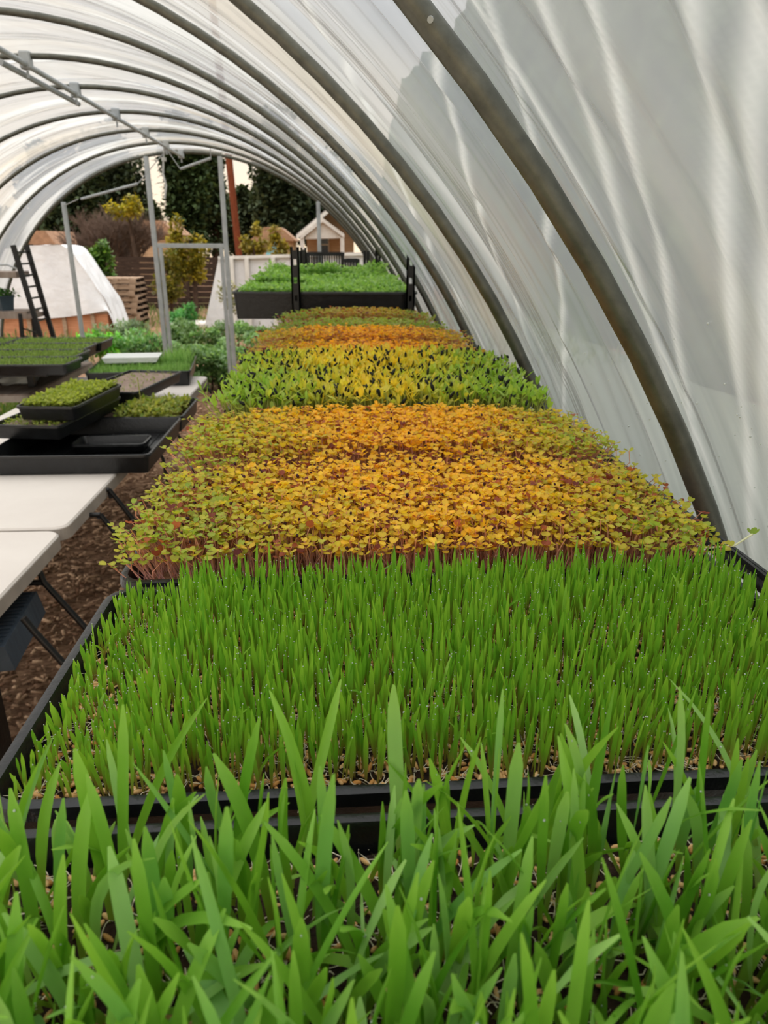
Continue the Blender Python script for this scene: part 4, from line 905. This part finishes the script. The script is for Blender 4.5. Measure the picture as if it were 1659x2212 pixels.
# bare tree
p = atY(255, 600, 19); bt = empty('bare_tree', (p.x, 19, 0), 'leafless brown branching tree behind the pallet stack', 'tree')
b = B(); random.seed(5)
def branch(pt, d, L_, r_, lev):
    q_ = pt+d*L_; b.tube([pt, (pt+q_)/2+Vector((random.uniform(-.04, .04), random.uniform(-.04, .04), 0)), q_], [r_, r_*.8, r_*.6], 4)
    if lev == 0: return
    for _ in range(4 if lev > 1 else 3):
        nd = (d+Vector((random.uniform(-.75, .75), random.uniform(-.6, .6), random.uniform(-.25, .55)))).normalized(); branch(pt+d*L_*random.uniform(.5, 1), nd, L_*random.uniform(.6, .85), r_*.62, lev-1)
for a_ in range(5): branch(Vector((random.uniform(-.25, .25), 0, 0)), Vector((random.uniform(-.5, .5), random.uniform(-.2, .2), 1)).normalized(), .85, .045, 5)
b.out('branches', M['twig'], bt)
YG1, YG2 = '74762a', 'c0a53a'
tree('shrub', 370, 450, 462, 15, 'tall loose yellow green shrub behind the door header', 2600, .055, YG1, YG2, .25, cat='shrub', mat='leaf')
tree('shrub', 320, 400, 545, 14.6, 'lower yellow green shrub between the door posts', 1500, .05, '6a7030', 'a8963a', .2, cat='shrub', mat='leaf')
tree('shrub', 240, 325, 408, 18, 'yellow leaved branch cluster beside the left door post', 800, .06, '8a8a2a', 'c9b03c', .72, cat='shrub', mat='leaf')
tree('shrub', 160, 245, 518, 15, 'rounded bright green bush behind the pallets', 2600, .06, '3f6a2a', '7fa04a', .1, cat='shrub', mat='leaf')
tree('shrub', 515, 580, 485, 19, 'small yellow tree right of the red brown pole', 1100, .06, '8f8a38', 'c8b050', .5, cat='shrub', mat='leaf')
tree('shrub', 575, 640, 490, 18, 'yellow green shrub touching the left eave of the house', 1300, .06, '8a8a3a', 'cfae48', .45, cat='shrub', mat='leaf')
tree('shrub', 455, 525, 590, 11.5, 'sparse olive shrub standing before the white enclosure', 420, .035, '6f7440', 'a8a068', .2, cat='shrub', mat='leaf')
# dark trees outside the right film, enlarged into one hedge to dim it
hr = empty('shade_hedge', (6.0, 4, 0), 'tall dark hedge blurred behind the right film, enlarged to dim it', 'hedge')
gy, gz = np.meshgrid(np.concatenate([np.linspace(-9, 24, 100), np.linspace(24.5, 60, 50)]), np.linspace(0, 1, 44)); hx = -1.9+1.5*gz**2.2
hx = hx+.22*np.sin(gy*2.3+gz*5)*np.cos(gz*11+gy)+.10*np.sin(gy*6.1)*np.sin(gz*21)+rng.normal(0, .03, gy.shape); hz = gz*(7.5+.09*np.maximum(gy, 0)+.5*np.sin(gy*.9)+.25*np.sin(gy*2.9))
Vh = np.concatenate([np.stack([hx, gy, hz], -1).reshape(-1, 3), np.stack([2.4-.4*hx, gy, hz], -1).reshape(-1, 3)]); ny_ = 150
Fh = np.array([[j*ny_+i, j*ny_+i+1, (j+1)*ny_+i+1, (j+1)*ny_+i] for j in range(43) for i in range(149)]); Ft = np.array([[43*ny_+i, 43*ny_+i+1, 43*ny_+i+1+44*ny_, 43*ny_+i+44*ny_] for i in range(149)])
mk('leaf_mass', Vh, np.concatenate([Fh, Fh[:, ::-1]+44*ny_, Ft]), simple('hedge_green', '36432c', '5d6c4c', 1.5, .9, 0, .1, .8, 9, bdist=.1), hr, smooth=True)  # solid core added so the film stays evenly dark in front of it
foliage(30000, (.8, 4, 3.2), (3.4, 30, 7.0), .11, '39452f', '66735a', 'foliage', hr, shell=.1); b = B(); b.tube([(0, 0, 0), (0, 0, 2)], .1, 8); b.out('trunk', M['bark'], hr, True)
b = B(); b.box(.95, 4.0, -2.4, 20, -.01, .03); o = b.out('ground_strip', simple('strip_green', '6a715f', '868c79', 30, .95, 0, .1, .8, 60), None); o['kind'] = 'structure'; o['label'] = 'dull green strip of ground outside the right film'
